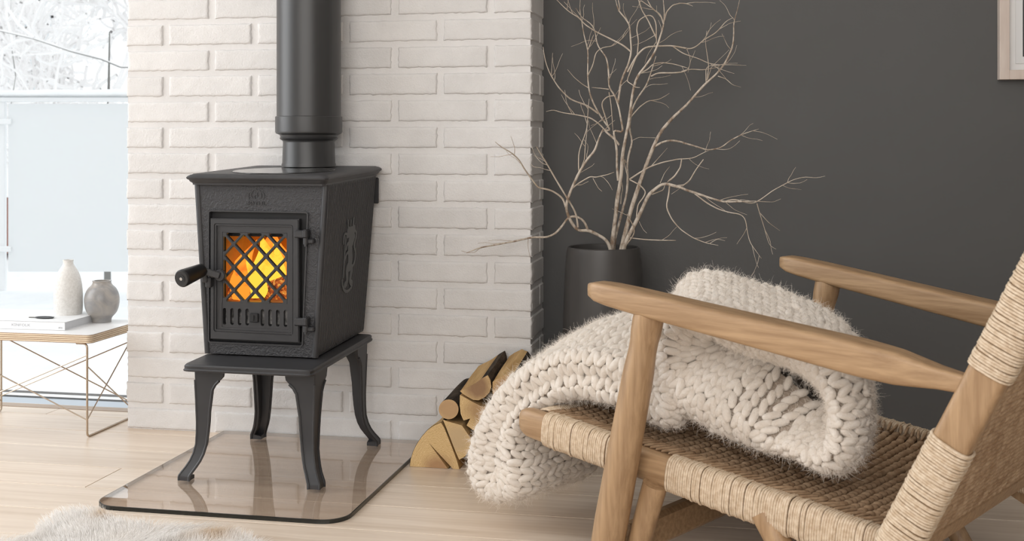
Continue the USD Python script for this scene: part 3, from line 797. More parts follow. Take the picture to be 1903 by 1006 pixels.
# ------------------------------------------------------------ firewood beside the chimney corner
def endgrain(name, cx, cz, c0, c1, heart):
    return usdkit.material(stage, LK + name, {
        'tc': ('texture_coordinate', {}), 'mp': ('mapping', {'location': (-cx, 0.0, -cz), 'scale': (1, 0.05, 1)}),
        'wv': ('wave_texture', {'wave_type': 'rings', 'rings_direction': 'y', 'scale': 85.0, 'distortion': 11.0, 'detail': 4.0, 'detail_scale': 1.6}),
        'r1': ('rgb_ramp', {'ramp': [(0.0, c0), (1.0, c1)]}),
        'ln': ('vector_math', {'math_type': 'length'}), 'n2': ('noise_texture', {'scale': 30.0, 'detail': 3.0}),
        'ma': ('math', {'math_type': 'multiply_add', 'value2': 0.025, 'value3': -0.0125}), 'ad': ('math', {'math_type': 'add'}),
        'mr': ('map_range', {'from_min': 0.016, 'from_max': 0.044, 'to_min': 0.0, 'to_max': 1.0, 'clamp': True}),
        'mx': ('mix', {'mix_type': 'mix', 'color1': heart}), 'n3': ('noise_texture', {'scale': 160.0, 'detail': 3.0}), 'bp': ('bump', {'strength': 0.4, 'distance': 0.002}),
        'p': ('principled_bsdf', {'roughness': 0.75, 'specular_ior_level': 0.25})},
        [('tc.object', 'mp.vector'), ('mp.vector', 'wv.vector'), ('wv.fac', 'r1.fac'), ('mp.vector', 'ln.vector1'), ('ln.value', 'ad.value1'), ('tc.object', 'n2.vector'), ('n2.fac', 'ma.value1'), ('ma.value', 'ad.value2'),
         ('ad.value', 'mr.value'), ('mr.result', 'mx.fac'), ('r1.color', 'mx.color2'), ('mx.color', 'p.base_color'), ('tc.object', 'n3.vector'), ('n3.fac', 'bp.height'), ('bp.normal', 'p.normal')], surface='p.BSDF')


M['bark'] = noisy('dark_bark', (0.022, 0.018, 0.015), (0.10, 0.075, 0.055), scale=(60, 14, 60), rough=0.9, bump=0.9, bscale=120, bdist=0.006, spec=0.2)
M['split'] = noisy('split_wood', (0.50, 0.31, 0.13), (0.68, 0.46, 0.22), scale=(70, 5, 70), rough=0.8, bump=0.5, bscale=110, bdist=0.003, spec=0.2)
WY = -0.207


def log(px_outline, label, length, barky, heart=(0.42, 0.25, 0.13), hc=None, slope=0.0, front=0.0, c0=(0.60, 0.40, 0.18), c1=(0.72, 0.52, 0.27)):
    """px_outline: measured outline of the sawn end; barky: which outline edges (index ranges 0..1 along it) carry bark."""
    P = np.array([at_y(750 + a / 4.19, 650 + b / 4.19, WY + front)[[0, 2]] for a, b in px_outline])
    return log_xz(P, label, length, barky, heart, hc, slope, front, c0, c1)


NL = [0]


def log_xz(P, label, length, barky, heart=(0.42, 0.25, 0.13), hc=None, slope=0.0, front=0.0, c0=(0.60, 0.40, 0.18), c1=(0.72, 0.52, 0.27)):
    NL[0] += 1
    P = np.array(P, float)
    if Polygon(P).exterior.is_ccw is False:
        P = P[::-1]; barky = [(1 - b, 1 - a) for a, b in barky]
    n = 150
    Q = resample(P, n, closed=True)
    c = Q.mean(0)
    rr = np.random.default_rng(NL[0])
    t = thing('firewood_log', label, 'firewood log', (c[0], WY + front, 0.0))
    ys = np.linspace(0, length, 9)
    V = []
    for k, y in enumerate(ys):
        s = 1 + 0.02 * math.sin(7 * y / length + NL[0])
        W = c + (Q - c) * s
        W = W + (meshkit.noise(np.c_[Q * 60, np.full(n, y * 14 + NL[0])], 2) - 0.5)[:, None] * 0.004 * (0 if k == 0 else 1)
        V.append(np.c_[W[:, 0] - c[0], np.full(n, y), np.maximum(W[:, 1] + slope * y, 0.0005)])
    V = np.array(V)
    arc = (np.arange(n) + 0.5) / n
    isb = np.zeros(n, bool)
    for a, b in barky:
        isb |= (arc >= a) & (arc <= b)
    i, j = np.meshgrid(np.arange(len(ys) - 1), np.arange(n), indexing='ij'); i, j = i.ravel(), j.ravel()
    p, q = i * n + j, i * n + (j + 1) % n
    fs = np.stack([p, q, q + n, p + n], -1)
    for nm, sel, mt in (('bark', isb[j], M['bark']), ('split_face', ~isb[j], M['split'])):
        if sel.any():
            m = trimesh.Trimesh(V.reshape(-1, 3), np.vstack([fs[sel][:, [0, 1, 2]], fs[sel][:, [0, 2, 3]]]), process=False)
            m.remove_unreferenced_vertices()
            obj(nm, m, mt, t, smooth=50)
    hx, hz = hc if hc is not None else (c[0], c[1])
    em = endgrain(f'sawn_end_{NL[0]}', hx - c[0], hz, c0, c1, heart)
    poly = Polygon(np.c_[Q[:, 0] - c[0], np.maximum(Q[:, 1], 0.0005)])
    for y0, d in ((0.003, 0.0045), (length + 0.0015, 0.0045)):
        obj('sawn_end', frame_xz(prism(poly, d), (0, y0, 0)), em, t)
    return t


def pxz(a, b):
    return tuple(at_y(750 + a / 4.19, 650 + b / 4.19, WY)[[0, 2]])


log([(48, 934), (56, 860), (75, 795), (105, 735), (145, 675), (190, 625), (240, 590), (292, 568), (318, 610), (350, 690), (385, 780), (418, 868), (436, 936), (392, 936), (195, 722), (352, 936)], 'big half round log with curved bark at the lower left of the woodpile', 0.19, [(0.05, 0.30)], hc=pxz(270, 930))
log([(308, 545), (340, 558), (390, 572), (455, 590), (500, 655), (545, 728), (480, 830), (434, 858), (408, 800), (360, 676)], 'pale wedge log leaning against the big half round log', 0.19, [(0.0, 0.2)], heart=(0.58, 0.42, 0.24))
log([(352 + 77 * math.cos(a), 465 + 77 * math.sin(a)) for a in np.linspace(0, 2 * np.pi, 25)[:-1]], 'thin round log with full bark on the left of the woodpile', 0.20, [(0.0, 1.0)], heart=(0.50, 0.32, 0.17), slope=0.05)
log([(440, 322), (500, 296), (560, 262), (615, 222), (655, 200), (676, 240), (684, 290), (668, 335), (632, 372), (585, 394), (545, 392), (500, 368), (462, 344)], 'half moon log lying flat side up on top of the woodpile', 0.19, [(0.33, 0.9)], heart=(0.30, 0.18, 0.10), hc=pxz(575, 290), slope=0.12)
log([(694, 250), (740, 220), (800, 190), (850, 210), (890, 270), (880, 350), (820, 420), (745, 440), (705, 400), (692, 320)], 'thick yellowish log at the right of the top of the woodpile', 0.19, [(0.35, 0.8)], slope=0.13, c0=(0.55, 0.36, 0.15), c1=(0.66, 0.46, 0.22))
log([(440, 352), (475, 372), (540, 408), (600, 438), (660, 452), (690, 470), (668, 540), (620, 590), (572, 640), (530, 618), (492, 590), (520, 536), (468, 552), (446, 500), (438, 430)], 'notched split log in the middle of the woodpile under the half moon log', 0.19, [(0.6, 0.98)], heart=(0.44, 0.28, 0.14), hc=pxz(600, 470))
log([(575, 665), (645, 612), (720, 600), (800, 640), (850, 730), (860, 850), (840, 936), (530, 936), (545, 790)], 'large half round log on the floor behind the hanging end of the blanket', 0.19, [(0.1, 0.6)])
log([(720, 470), (780, 440), (850, 460), (900, 520), (890, 600), (830, 640), (760, 600), (710, 560)], 'round log resting in the second layer behind the blanket', 0.19, [(0.0, 1.0)])
log([(880, 936), (890, 840), (930, 740), (1000, 690), (1070, 720), (1110, 820), (1120, 936)], 'split log on the floor under the front of the seat', 0.19, [(0.1, 0.9)])
log([(1130, 936), (1145, 860), (1190, 800), (1270, 790), (1340, 830), (1380, 900), (1385, 936)], 'dark barked log at the right end of the woodpile near the chair leg', 0.15, [(0.0, 0.9)])

# ------------------------------------------------------------ low table with wire base, and what stands on it
tb = thing('wire_base_table', 'low white table with layered plywood edge on crossed wire legs by the window', 'table')
TX0, TX1, TY0, TY1, TZ = -2.056, -1.626, -0.124, 0.128, 0.2635
M['laminate'] = plain('white_laminate', (0.86, 0.86, 0.86), 0.35)
M['ply_light'] = noisy('birch_ply_light', (0.66, 0.53, 0.38), (0.76, 0.64, 0.48), scale=(6, 60, 90), rough=0.6)
M['ply_dark'] = noisy('birch_ply_dark', (0.22, 0.13, 0.07), (0.32, 0.20, 0.12), scale=(6, 60, 90), rough=0.6)
M['wire'] = plain('warm_steel_wire', (0.52, 0.43, 0.34), 0.3, 0.85)
tp = sbox(TX0, TY0, TX1, TY1).buffer(-0.014).buffer(0.014, quad_segs=8)
z = TZ - 0.0012
m = prism(tp, 0.0012); m.apply_translation((0, 0, z)); obj('table_top', m, M['laminate'], tb)
for k in range(9):
    th = 0.0013 if k % 2 == 0 else 0.0036
    z -= th
    m = prism(tp.buffer(0.0003 if k % 2 else 0.0), th); m.apply_translation((0, 0, z))
    obj('plywood_layer', m, M['ply_dark'] if k % 2 == 0 else M['ply_light'], tb)
zb_ = z
LXR, LXL, LYF, LYB = -1.6445, -2.036, -0.1105, 0.1045
wr = 0.0028


def rounded(pts, r=0.012, n=5):
    out = [np.array(pts[0], float)]
    for a, b, c in zip(pts[:-2], pts[1:-1], pts[2:]):
        a, b, c = map(lambda v: np.array(v, float), (a, b, c))
        p, q = b + (a - b) / np.linalg.norm(a - b) * r, b + (c - b) / np.linalg.norm(c - b) * r
        out += [(1 - t) ** 2 * p + 2 * t * (1 - t) * b + t * t * q for t in np.linspace(0, 1, n)]
    return np.array(out + [np.array(pts[-1], float)])


for X, s in ((LXR, -1), (LXL, 1)):
    obj('leg_frame', tube(rounded([(X + s * 0.03, LYF, zb_ - wr), (X, LYF, zb_ - wr), (X, LYF, wr), (X, LYB, wr), (X, LYB, zb_ - wr), (X + s * 0.03, LYB, zb_ - wr)]), wr, 8), M['wire'], tb, smooth=60)
    obj('cross_wire', tube([(X, LYF, zb_ - 0.06), (X, LYB, 0.03)], 0.0017, 6), M['wire'], tb)
    obj('cross_wire', tube([(X, LYF, 0.045), (X, LYB, zb_ - 0.03)], 0.0017, 6), M['wire'], tb)
for Y in (LYF, LYB):
    obj('cross_wire', tube([(LXL, Y, 0.045), (LXR, Y, zb_ - 0.032)], 0.0017, 6), M['wire'], tb)
    obj('cross_wire', tube([(LXL, Y, zb_ - 0.03), (LXR, Y, 0.045)], 0.0017, 6), M['wire'], tb)

M['paper'] = plain('book_cover_white', (0.80, 0.81, 0.82), 0.55)
M['pages'] = plain('book_pages', (0.62, 0.63, 0.65), 0.9)
M['grey_ink'] = plain('grey_print', (0.36, 0.37, 0.40), 0.7)
bkx = thing('book', 'white paperback book lying flat on the low table under the white vase', 'book', (-1.905, -0.035, TZ), 1.5)
bw, bd, bh = 0.325, 0.20, 0.0215
BY = -0.045
obj('cover', cat_([hullbox((-0.15, BY, 0), (0.175, BY + bd, 0.0012), 0.0004), hullbox((-0.15, BY, bh - 0.0012), (0.175, BY + bd, bh), 0.0004), hullbox((-0.15, BY, 0), (0.175, BY + 0.0016, bh), 0.0004)]), M['paper'], bkx)
obj('pages', box((-0.1495, BY + 0.002, 0.0012), (0.1725, BY + bd - 0.002, bh - 0.0012)), M['pages'], bkx)
for s_, x_, h_ in (('KINFOLK', 0.024, 0.0062), ('№30', 0.157, 0.0048)):
    tx = meshkit.text_mesh(s_, h_, 0.0003)
    if s_ == 'KINFOLK':
        tx.apply_scale((0.052 / tx.extents[0], 1, 1))
    else:
        tx.apply_scale((0.011 / tx.extents[0], 1, 1))
    obj('spine_title', frame_xz(tx, (x_, BY + 0.0001, 0.0085 if h_ > 0.005 else 0.0045)), M['grey_ink'], bkx)
tr = thing('slate_tray', 'thin dark oval tray lying on the white book in front of the vase', 'tray', (-1.822, -0.02, TZ + bh + 0.0002))
V_ = lathe([(0, 0), (0.020, 0), (0.0235, 0.003), (0.0225, 0.003), (0.019, 0.0012), (0, 0.0012)], 36); V_.apply_scale((1.15, 0.62, 1))
obj('dish', V_, plain('dark_slate', (0.03, 0.03, 0.032), 0.4), tr, smooth=30)
obj('tab', hullbox((-0.046, -0.003, 0.0), (-0.024, 0.003, 0.002), 0.0008), M['bark_far'], tr)

M['white_clay'] = noisy('speckled_white_clay', (0.66, 0.64, 0.61), (0.76, 0.745, 0.72), scale=(160, 160, 160), rough=0.7, bump=0.2, bscale=200, bdist=0.001)
M['grey_glaze'] = noisy('grey_brown_glaze', (0.25, 0.245, 0.245), (0.36, 0.33, 0.30), scale=(12, 12, 16), rough=0.28, lo=0.4, hi=0.6, distort=1.0)


def px_vase(name, label, base, cxp, Yp, prof, mat, zbase):
    """prof: (half width px, v px) pairs from bottom to top, measured at the vase's own distance."""
    Zc = (base - CAM) @ F_V
    k = Zc / F_PX
    P = [(0.0, 0.0)] + [(w * k, (prof[0][1] - v) * k) for w, v in prof]
    tw, tv = P[-1]
    P += [(tw * 0.80, tv), (tw * 0.78, tv - 0.012), (tw * 0.8, tv - 0.03), (0.0, tv - 0.032)]
    Q = [P[0]] + [tuple(q) for q in np.c_[spline(np.array(P[1:-4]), 40)]] + P[-4:]
    t = thing(name, label, 'vase', base)
    obj('body', lathe(Q[:-1] + [Q[-1]], 48), mat, t, smooth=40)
    return t


zc = TZ + bh
d = ray(119, 585.5); b0 = CAM + d * ((zc - CAM[2]) / d[2])
b0 = np.array([b0[0], b0[1] + 0.02, zc])
px_vase('bottle_vase', 'white bottle shaped vase with narrow neck standing on the book', b0, 119, 0, [(24.5, 587), (25.5, 580), (26, 565), (25.5, 545), (23, 525), (18, 509), (12.5, 500), (9.5, 494), (9.2, 489), (9.8, 486.5)], M['white_clay'], zc)
d = ray(185, 600); b1 = CAM + d * ((TZ - CAM[2]) / d[2]); b1 = np.array([b1[0], b1[1] + 0.012, TZ])
px_vase('round_vase', 'round grey brown glazed vase with short neck on the low table', b1, 185, 0, [(17, 603), (17.2, 598), (18, 595), (24, 588), (30, 575), (31.5, 563), (29, 548), (23, 538), (17.5, 532), (16.8, 527), (17.3, 526)], M['grey_glaze'], TZ)

# ------------------------------------------------------------ framed picture on the charcoal wall
fx0, fz0 = 0.5851, 0.8988
pf = thing('picture_frame', 'pale wooden picture frame with white mount on the charcoal wall', 'picture frame', (fx0, WALL_Y, fz0))
M['frame_wood'] = noisy('pale_pink_wood', (0.60, 0.50, 0.44), (0.70, 0.61, 0.545), scale=(25, 25, 6), rough=0.5)
FW_, FH_, fw = 0.52, 0.72, 0.0225
o_ = sbox(0, 0, FW_, FH_); i_ = sbox(fw, fw, FW_ - fw, FH_ - fw)
for lo_, hi_ in (((0, 0), (fw, FH_)), ((FW_ - fw, 0), (FW_, FH_)), ((fw, 0), (FW_ - fw, fw)), ((fw, FH_ - fw), (FW_ - fw, FH_))):
    obj('frame_bar', hullbox((lo_[0], -0.030, lo_[1]), (hi_[0], -0.002, hi_[1]), 0.0008), M['frame_wood'], pf)
for k, (a_, b_, y_) in enumerate(((fw, fw + 0.016, -0.013), (fw + 0.016, fw + 0.032, -0.016))):
    r_ = sbox(a_, a_, FW_ - a_, FH_ - a_).difference(sbox(b_, b_, FW_ - b_, FH_ - b_))
    obj('mount', frame_xz(prism(r_, 0.004), (0, y_ + 0.004, 0)), M['paper'] if k else M['laminate'], pf)
obj('print', box((fw + 0.03, -0.011, fw + 0.03), (FW_ - fw - 0.03, -0.009, FH_ - fw - 0.03)), plain('dark_print', (0.05, 0.05, 0.052), 0.6), pf)
obj('backing', box((0.004, -0.009, 0.004), (FW_ - 0.004, -0.0005, FH_ - 0.004)), M['mortar'], pf)
# ------------------------------------------------------------ tall pot with dried branches
M['pot'] = noisy('dark_stoneware', (0.060, 0.056, 0.054), (0.072, 0.068, 0.065), scale=(9, 9, 3), rough=0.42, bump=0.05, bscale=200, bdist=0.001)
PX, PY = -0.3490, 0.048
pt = thing('tall_pot', 'tall dark grey stoneware pot holding bare branches beside the chimney', 'pot', (PX, PY, 0))
obj('body', lathe([(0, 0), (0.100, 0), (0.104, 0.004), (0.1045, 0.02), (0.1015, 0.25), (0.0955, 0.42), (0.0905, 0.480), (0.0880, 0.4915), (0.0850, 0.4935), (0.0825, 0.4915), (0.0825, 0.44), (0, 0.44)], 64), M['pot'], pt, smooth=40)
obj('soil', lathe([(0, 0.4402), (0.0823, 0.4402), (0.0823, 0.4415), (0, 0.443)], 32), M['iron_shadow'], pt)
M['twig_bark'] = noisy('pale_twig_bark', (0.27, 0.195, 0.14), (0.60, 0.53, 0.45), scale=(70, 70, 45), rough=0.85, bump=0.6, bscale=160, bdist=0.002, lo=0.36, hi=0.56, spec=0.2)
M['twig_pale'] = noisy('pale_twig', (0.42, 0.34, 0.265), (0.62, 0.55, 0.47), scale=(40, 40, 30), rough=0.85, spec=0.2)
CR = {'A': (1000, 240, 4.375), 'B': (1000, 0, 4.025), 'C': (1200, 0, 4.025), 'D': (1200, 220, 3.725), 'E': (860, 240, 4.19)}


def upx(*runs):
    out = []
    for c, pts in runs:
        ox, oy, s = CR[c]
        out += [(ox + x / s, oy + y / s) for x, y in pts]
    return np.array(out)


# every branch: stem then twigs, as measured directions; r = half widths in pixels, lean = how far it comes forward (-) or back (+) by its end
BR = [
 ('lowest dried branch arching left over the pot rim towards the bricks', 0.035, [
  (upx(('A', [(596, 1010), (575, 935), (548, 895), (500, 868), (440, 838), (400, 820), (330, 832), (290, 790), (250, 722), (226, 640), (236, 585), (265, 500), (330, 360), (400, 245), (460, 180), (500, 60), (528, 0)])), 3.4, 0.55, -0.10),
  (upx(('A', [(325, 800), (312, 700), (285, 640), (235, 560), (150, 420), (60, 262), (0, 168)]), ('E', [(575, 138)])), 2.0, 0.6, -0.08),
  (upx(('A', [(402, 815), (380, 755), (335, 716), (270, 706), (240, 722), (200, 785), (140, 852), (70, 882), (0, 880)]), ('E', [(545, 842), (480, 856), (400, 875), (250, 902), (125, 926), (30, 965)])), 2.4, 0.5, -0.13),
  (upx(('A', [(225, 635), (205, 570), (175, 540), (110, 500), (50, 485), (0, 479)]), ('E', [(585, 455), (540, 395), (480, 312), (440, 240), (380, 185), (300, 140), (250, 98)])), 2.0, 0.45, -0.10),
  (upx(('A', [(266, 492), (330, 440), (428, 383), (462, 395), (520, 380), (570, 370), (618, 350)])), 1.5, 0.5, -0.03),
  (upx(('A', [(333, 355), (328, 280), (331, 195), (350, 130), (398, 0)]), ('B', [(375, 800), (382, 740)])), 1.3, 0.5, 0.02),
  (upx(('A', [(338, 345), (378, 250), (384, 130), (400, 0)])), 1.1, 0.6, 0.03),
  (upx(('A', [(446, 400), (490, 482), (520, 507)])), 0.8, 0.6, 0.0),
  (upx(('A', [(310, 455), (350, 455), (410, 425)])), 0.8, 0.6, 0.0)]),
 ('tallest forked dried branch rising straight from the middle of the pot', 0.050, [
  (upx(('A', [(598, 1010), (604, 930), (612, 850), (632, 700), (645, 560), (662, 470), (678, 360), (684, 250), (692, 170), (712, 70), (725, 0)]), ('B', [(672, 960), (690, 830), (700, 740), (718, 640), (748, 560), (800, 500), (868, 400), (892, 345), (915, 270), (940, 190), (946, 100), (936, 0)])), 4.4, 0.28, -0.02),
  (upx(('A', [(652, 420), (640, 300), (642, 180), (622, 60), (604, 0)]), ('B', [(640, 1000), (603, 800), (572, 705), (528, 660), (530, 560), (515, 432), (442, 342), (427, 230), (402, 178), (362, 155), (330, 140), (282, 60)])), 2.5, 0.4, 0.03),
  (upx(('B', [(597, 770), (622, 600), (672, 490), (694, 415), (698, 370), (690, 270), (686, 185), (640, 120), (602, 85), (580, 0)])), 2.3, 0.6, 0.04),
  (upx(('B', [(603, 85), (612, 60), (600, 0)])), 1.6, 0.7, 0.03),
  (upx(('B', [(695, 388), (640, 340), (540, 290), (430, 236), (345, 180), (305, 130), (240, 95), (200, 60), (140, 0)])), 1.8, 0.45, -0.04),
  (upx(('A', [(660, 130), (640, 95), (605, 66), (522, 0)]), ('B', [(552, 985), (480, 890), (420, 790), (382, 690), (370, 570), (374, 375), (342, 262), (326, 150), (310, 80), (315, 0)])), 2.2, 0.4, 0.03),
  (upx(('B', [(450, 850), (370, 790), (240, 745), (150, 652), (82, 540), (52, 450), (37, 350)])), 1.9, 0.4, -0.075),
  (upx(('B', [(525, 1000), (455, 925), (390, 880), (270, 856), (170, 842), (115, 820), (60, 835)])), 1.7, 0.4, -0.05),
  (upx(('B', [(370, 570), (410, 490), (432, 390), (480, 355), (560, 345), (640, 280), (680, 220)])), 1.3, 0.5, 0.02),
  (upx(('B', [(670, 540), (700, 480), (742, 410), (800, 352), (880, 346), (1000, 341), (1127, 365)]), ('C', [(230, 347), (330, 370), (380, 350), (430, 300), (520, 250), (560, 210), (600, 155), (655, 132)])), 2.0, 0.4, 0.02),
  (upx(('B', [(742, 410), (752, 300), (736, 222), (750, 152), (822, 110), (860, 118), (885, 180), (884, 270), (888, 340)])), 1.3, 0.8, -0.02),
  (upx(('B', [(885, 285), (822, 150), (772, 70), (755, 0)])), 1.6, 0.6, 0.0),
  (upx(('B', [(940, 182), (916, 110), (850, 60), (818, 0)])), 1.6, 0.6, -0.03),
  (upx(('B', [(775, 70), (760, 20), (765, 0), (850, 60)])), 1.0, 0.7, -0.03),
  (upx(('B', [(945, 152), (960, 90), (1005, 38), (1060, 25)]), ('C', [(250, 24), (305, 26), (352, 46)])), 1.4, 0.5, 0.02),
  (upx(('B', [(740, 415), (700, 510), (662, 610), (712, 636), (720, 654), (762, 655)])), 1.4, 0.6, -0.04),
  (upx(('C', [(200, 345), (280, 402), (400, 440), (470, 475), (550, 486), (640, 484), (752, 490)])), 1.2, 0.4, 0.02),
  (upx(('B', [(375, 370), (415, 260)])), 1.0, 0.7, 0.0),
  (upx(('B', [(530, 690), (546, 780), (555, 900), (560, 985)])), 1.0, 0.9, 0.0),
  (upx(('B', [(570, 715), (520, 722), (482, 755), (476, 790), (502, 870), (530, 965)])), 1.3, 0.9, -0.02),
  (upx(('B', [(380, 660), (330, 630), (270, 580), (220, 520)])), 1.0, 0.5, -0.03),
  (upx(('B', [(530, 668), (460, 660), (400, 655)])), 1.2, 0.5, 0.03)]),
 ('slim dried branch crossing close behind the tallest one', 0.068, [
  (upx(('A', [(612, 1010), (625, 900), (655, 780), (692, 640), (722, 520), (730, 380), (722, 290), (742, 180), (770, 110), (742, 0)]), ('B', [(682, 955), (690, 885), (706, 805), (752, 720), (812, 640), (852, 520), (882, 420)])), 2.6, 0.5, 0.0),
  (upx(('B', [(690, 880), (760, 800), (822, 755), (902, 745), (950, 720), (982, 698)])), 1.5, 0.4, 0.03),
  (upx(('B', [(845, 572), (890, 545), (1000, 546), (1080, 541), (1127, 520)]), ('C', [(250, 541), (330, 516), (430, 524), (550, 502)])), 1.7, 0.4, 0.02),
  (upx(('B', [(770, 545), (822, 520), (860, 477), (930, 468), (1020, 480), (1127, 512)])), 1.5, 0.5, 0.02),
  (upx(('A', [(716, 275), (700, 240), (705, 300), (730, 390)])), 1.3, 0.7, -0.02),
  (upx(('A', [(672, 610), (676, 540), (688, 490), (680, 430), (668, 400)])), 1.2, 0.8, -0.02)]),
 ('long straight dried branch slanting up to the right from the pot', 0.040, [
  (upx(('A', [(672, 1010), (688, 940), (720, 800), (760, 640), (790, 550), (822, 455), (860, 340), (885, 280), (915, 200), (935, 150), (990, 30), (1025, 0)]), ('C', [(100, 1000), (200, 882), (312, 780), (440, 632), (540, 545), (602, 460), (652, 350), (660, 260), (656, 170), (682, 92), (702, 0)])), 4.6, 0.2, 0.05),
  (upx(('A', [(950, 140), (1010, 105), (1070, 90), (1150, 100), (1200, 115)]), ('D', [(240, 166), (320, 186), (430, 222), (520, 206), (590, 150), (680, 106), (782, 74)])), 2.2, 0.35, 0.03),
  (upx(('A', [(742, 410), (830, 352), (910, 306), (1010, 271), (1150, 242)]), ('D', [(265, 282), (330, 276), (400, 238), (438, 222)])), 1.8, 0.4, 0.0),
  (upx(('C', [(452, 620), (450, 512), (472, 492), (550, 488)])), 1.1, 0.5, 0.0),
  (upx(('C', [(460, 600), (472, 490), (446, 320), (456, 230)])), 1.1, 0.4, -0.01),
  (upx(('C', [(540, 570), (600, 590), (650, 636), (712, 652)])), 1.0, 0.4, 0.02),
  (upx(('C', [(465, 590), (488, 515)])), 0.8, 0.6, -0.01),
  (upx(('D', [(40, 330), (100, 262), (150, 205)])), 0.9, 0.4, 0.02),
  (upx(('A', [(745, 412), (830, 456), (880, 510), (855, 560), (812, 612), (796, 735)])), 1.4, 0.8, -0.02)]),
 ('thick dried branch bending low to the right with drooping twigs', 0.026, [
  (upx(('A', [(690, 1010), (700, 950), (735, 870), (792, 765), (850, 642), (900, 530), (960, 482), (1015, 440), (1060, 448), (1100, 460), (1190, 484)]), ('D', [(250, 488), (330, 512), (440, 550), (540, 580), (660, 577), (765, 574)])), 4.2, 0.3, -0.06),
  (upx(('D', [(540, 580), (600, 560), (640, 566), (690, 584), (750, 590), (800, 560), (880, 500), (1022, 424), (1102, 405), (1182, 414), (1242, 400)])), 1.4, 0.35, -0.03),
  (upx(('D', [(340, 522), (420, 585), (502, 630), (600, 658), (652, 660), (690, 692), (706, 800), (722, 862), (800, 970)])), 1.5, 0.35, -0.04),
  (upx(('D', [(165, 470), (160, 530), (140, 612), (180, 700), (240, 770), (330, 830), (420, 865), (502, 880)])), 1.7, 0.35, -0.05),
  (upx(('D', [(770, 590), (790, 660), (822, 762), (846, 850), (862, 885), (902, 906)])), 1.0, 0.5, 0.02),
  (upx(('D', [(790, 655), (850, 722), (928, 778)])), 0.8, 0.5, 0.03),
  (upx(('D', [(760, 574), (820, 578), (885, 580), (935, 558)])), 0.8, 0.5, 0.03),
  (upx(('A', [(705, 955), (760, 890), (785, 840), (776, 790), (722, 690)])), 1.5, 0.6, -0.04),
  (upx(('A', [(742, 885), (880, 900), (1000, 905), (1120, 906)])), 1.3, 0.7, -0.04),
  (upx(('A', [(925, 532), (1020, 496), (1032, 450)])), 1.3, 0.7, 0.03),
  (upx(('D', [(250, 278), (240, 342), (200, 402), (150, 442)])), 1.2, 1.6, 0.02),
  (upx(('D', [(400, 285), (345, 360), (302, 436), (262, 465), (202, 466)])), 1.0, 1.6, 0.03),
  (upx(('D', [(100, 450), (130, 380), (165, 335)])), 0.7, 0.6, 0.02)]),
]
rt = np.random.default_rng(17)
for label, y0, parts in BR:
    fine = []
    for P, r, taper, lean in parts:
        L_ = np.linalg.norm(np.diff(P, axis=0), axis=1).sum()
        for _ in range(int(min(4, L_ / 55)) if P[:, 1].min() > -20 else 0):
            Qf = resample(P, 60)
            i_ = int(rt.uniform(0.55, 0.97) * 59)
            d_ = Qf[min(59, i_ + 2)] - Qf[max(0, i_ - 3)]; d_ = d_ / max(np.linalg.norm(d_), 1e-6)
            a_ = rt.choice([-1, 1]) * rt.uniform(0.35, 0.9)
            d_ = np.array([d_[0] * math.cos(a_) - d_[1] * math.sin(a_), d_[0] * math.sin(a_) + d_[1] * math.cos(a_)])
            pts_ = [Qf[i_]]
            for s_ in range(4):
                d_ = d_ + rt.normal(0, 0.22, 2); d_ /= np.linalg.norm(d_)
                pts_.append(pts_[-1] + d_ * rt.uniform(6, 15))
            fine.append((np.array(pts_), 0.62, 0.5, rt.uniform(-0.03, 0.03)))
    parts = parts + fine
    t = thing('dried_branch', label, 'branch', (PX, PY, 0.442), group=None)
    placed = []
    for k, (P, r, taper, lean) in enumerate(parts):
        n = 3 * len(P) + 6
        Q = resample(P, n)
        for _ in range(2):
            Q[1:-1] = (Q[:-2] + 2 * Q[1:-1] + Q[2:]) / 4
        s = np.linspace(0, 1, n)
        if k == 0:
            ystart = y0
        else:
            allp = np.vstack(placed)
            ystart = allp[np.argmin(np.hypot(allp[:, 0] - Q[0, 0], allp[:, 1] - Q[0, 1])), 2]
            if k and label.startswith('thick') and len(P) <= 5 and lean > 0:
                ystart = min(ystart, y0)
        Y = ystart + lean * s ** 1.3 + 0.006 * np.sin(9 * s + k) * s
        # twigs that reach over the bricks stay in front of them
        Y = np.where(Q[:, 0] < 1013, np.minimum(Y, -0.012), Y)
        Y = np.convolve(np.r_[[Y[0]] * 2, Y, [Y[-1]] * 2], np.ones(5) / 5, 'valid') if k else Y
        placed.append(np.c_[Q, Y])
        W = np.array([at_y(u, v, y) for (u, v), y in zip(Q, Y)])
        if k == 0:
            W[:, 2] = np.maximum(W[:, 2], 0.4425)
        rad = r * (1 - (1 - taper) * s) * 2.9 / F_PX * (1 + 0.06 * np.sin(40 * s + k))
        rad = np.maximum(rad * np.where(s > 0.9, 1 - 5 * (s - 0.9), 1), 0.0005)
        obj('stem' if k == 0 else 'twig', tube(W - [PX, PY, 0.442], rad, 8 if k == 0 else 6), M['twig_bark'] if r > 2 else M['twig_pale'], t, smooth=True)
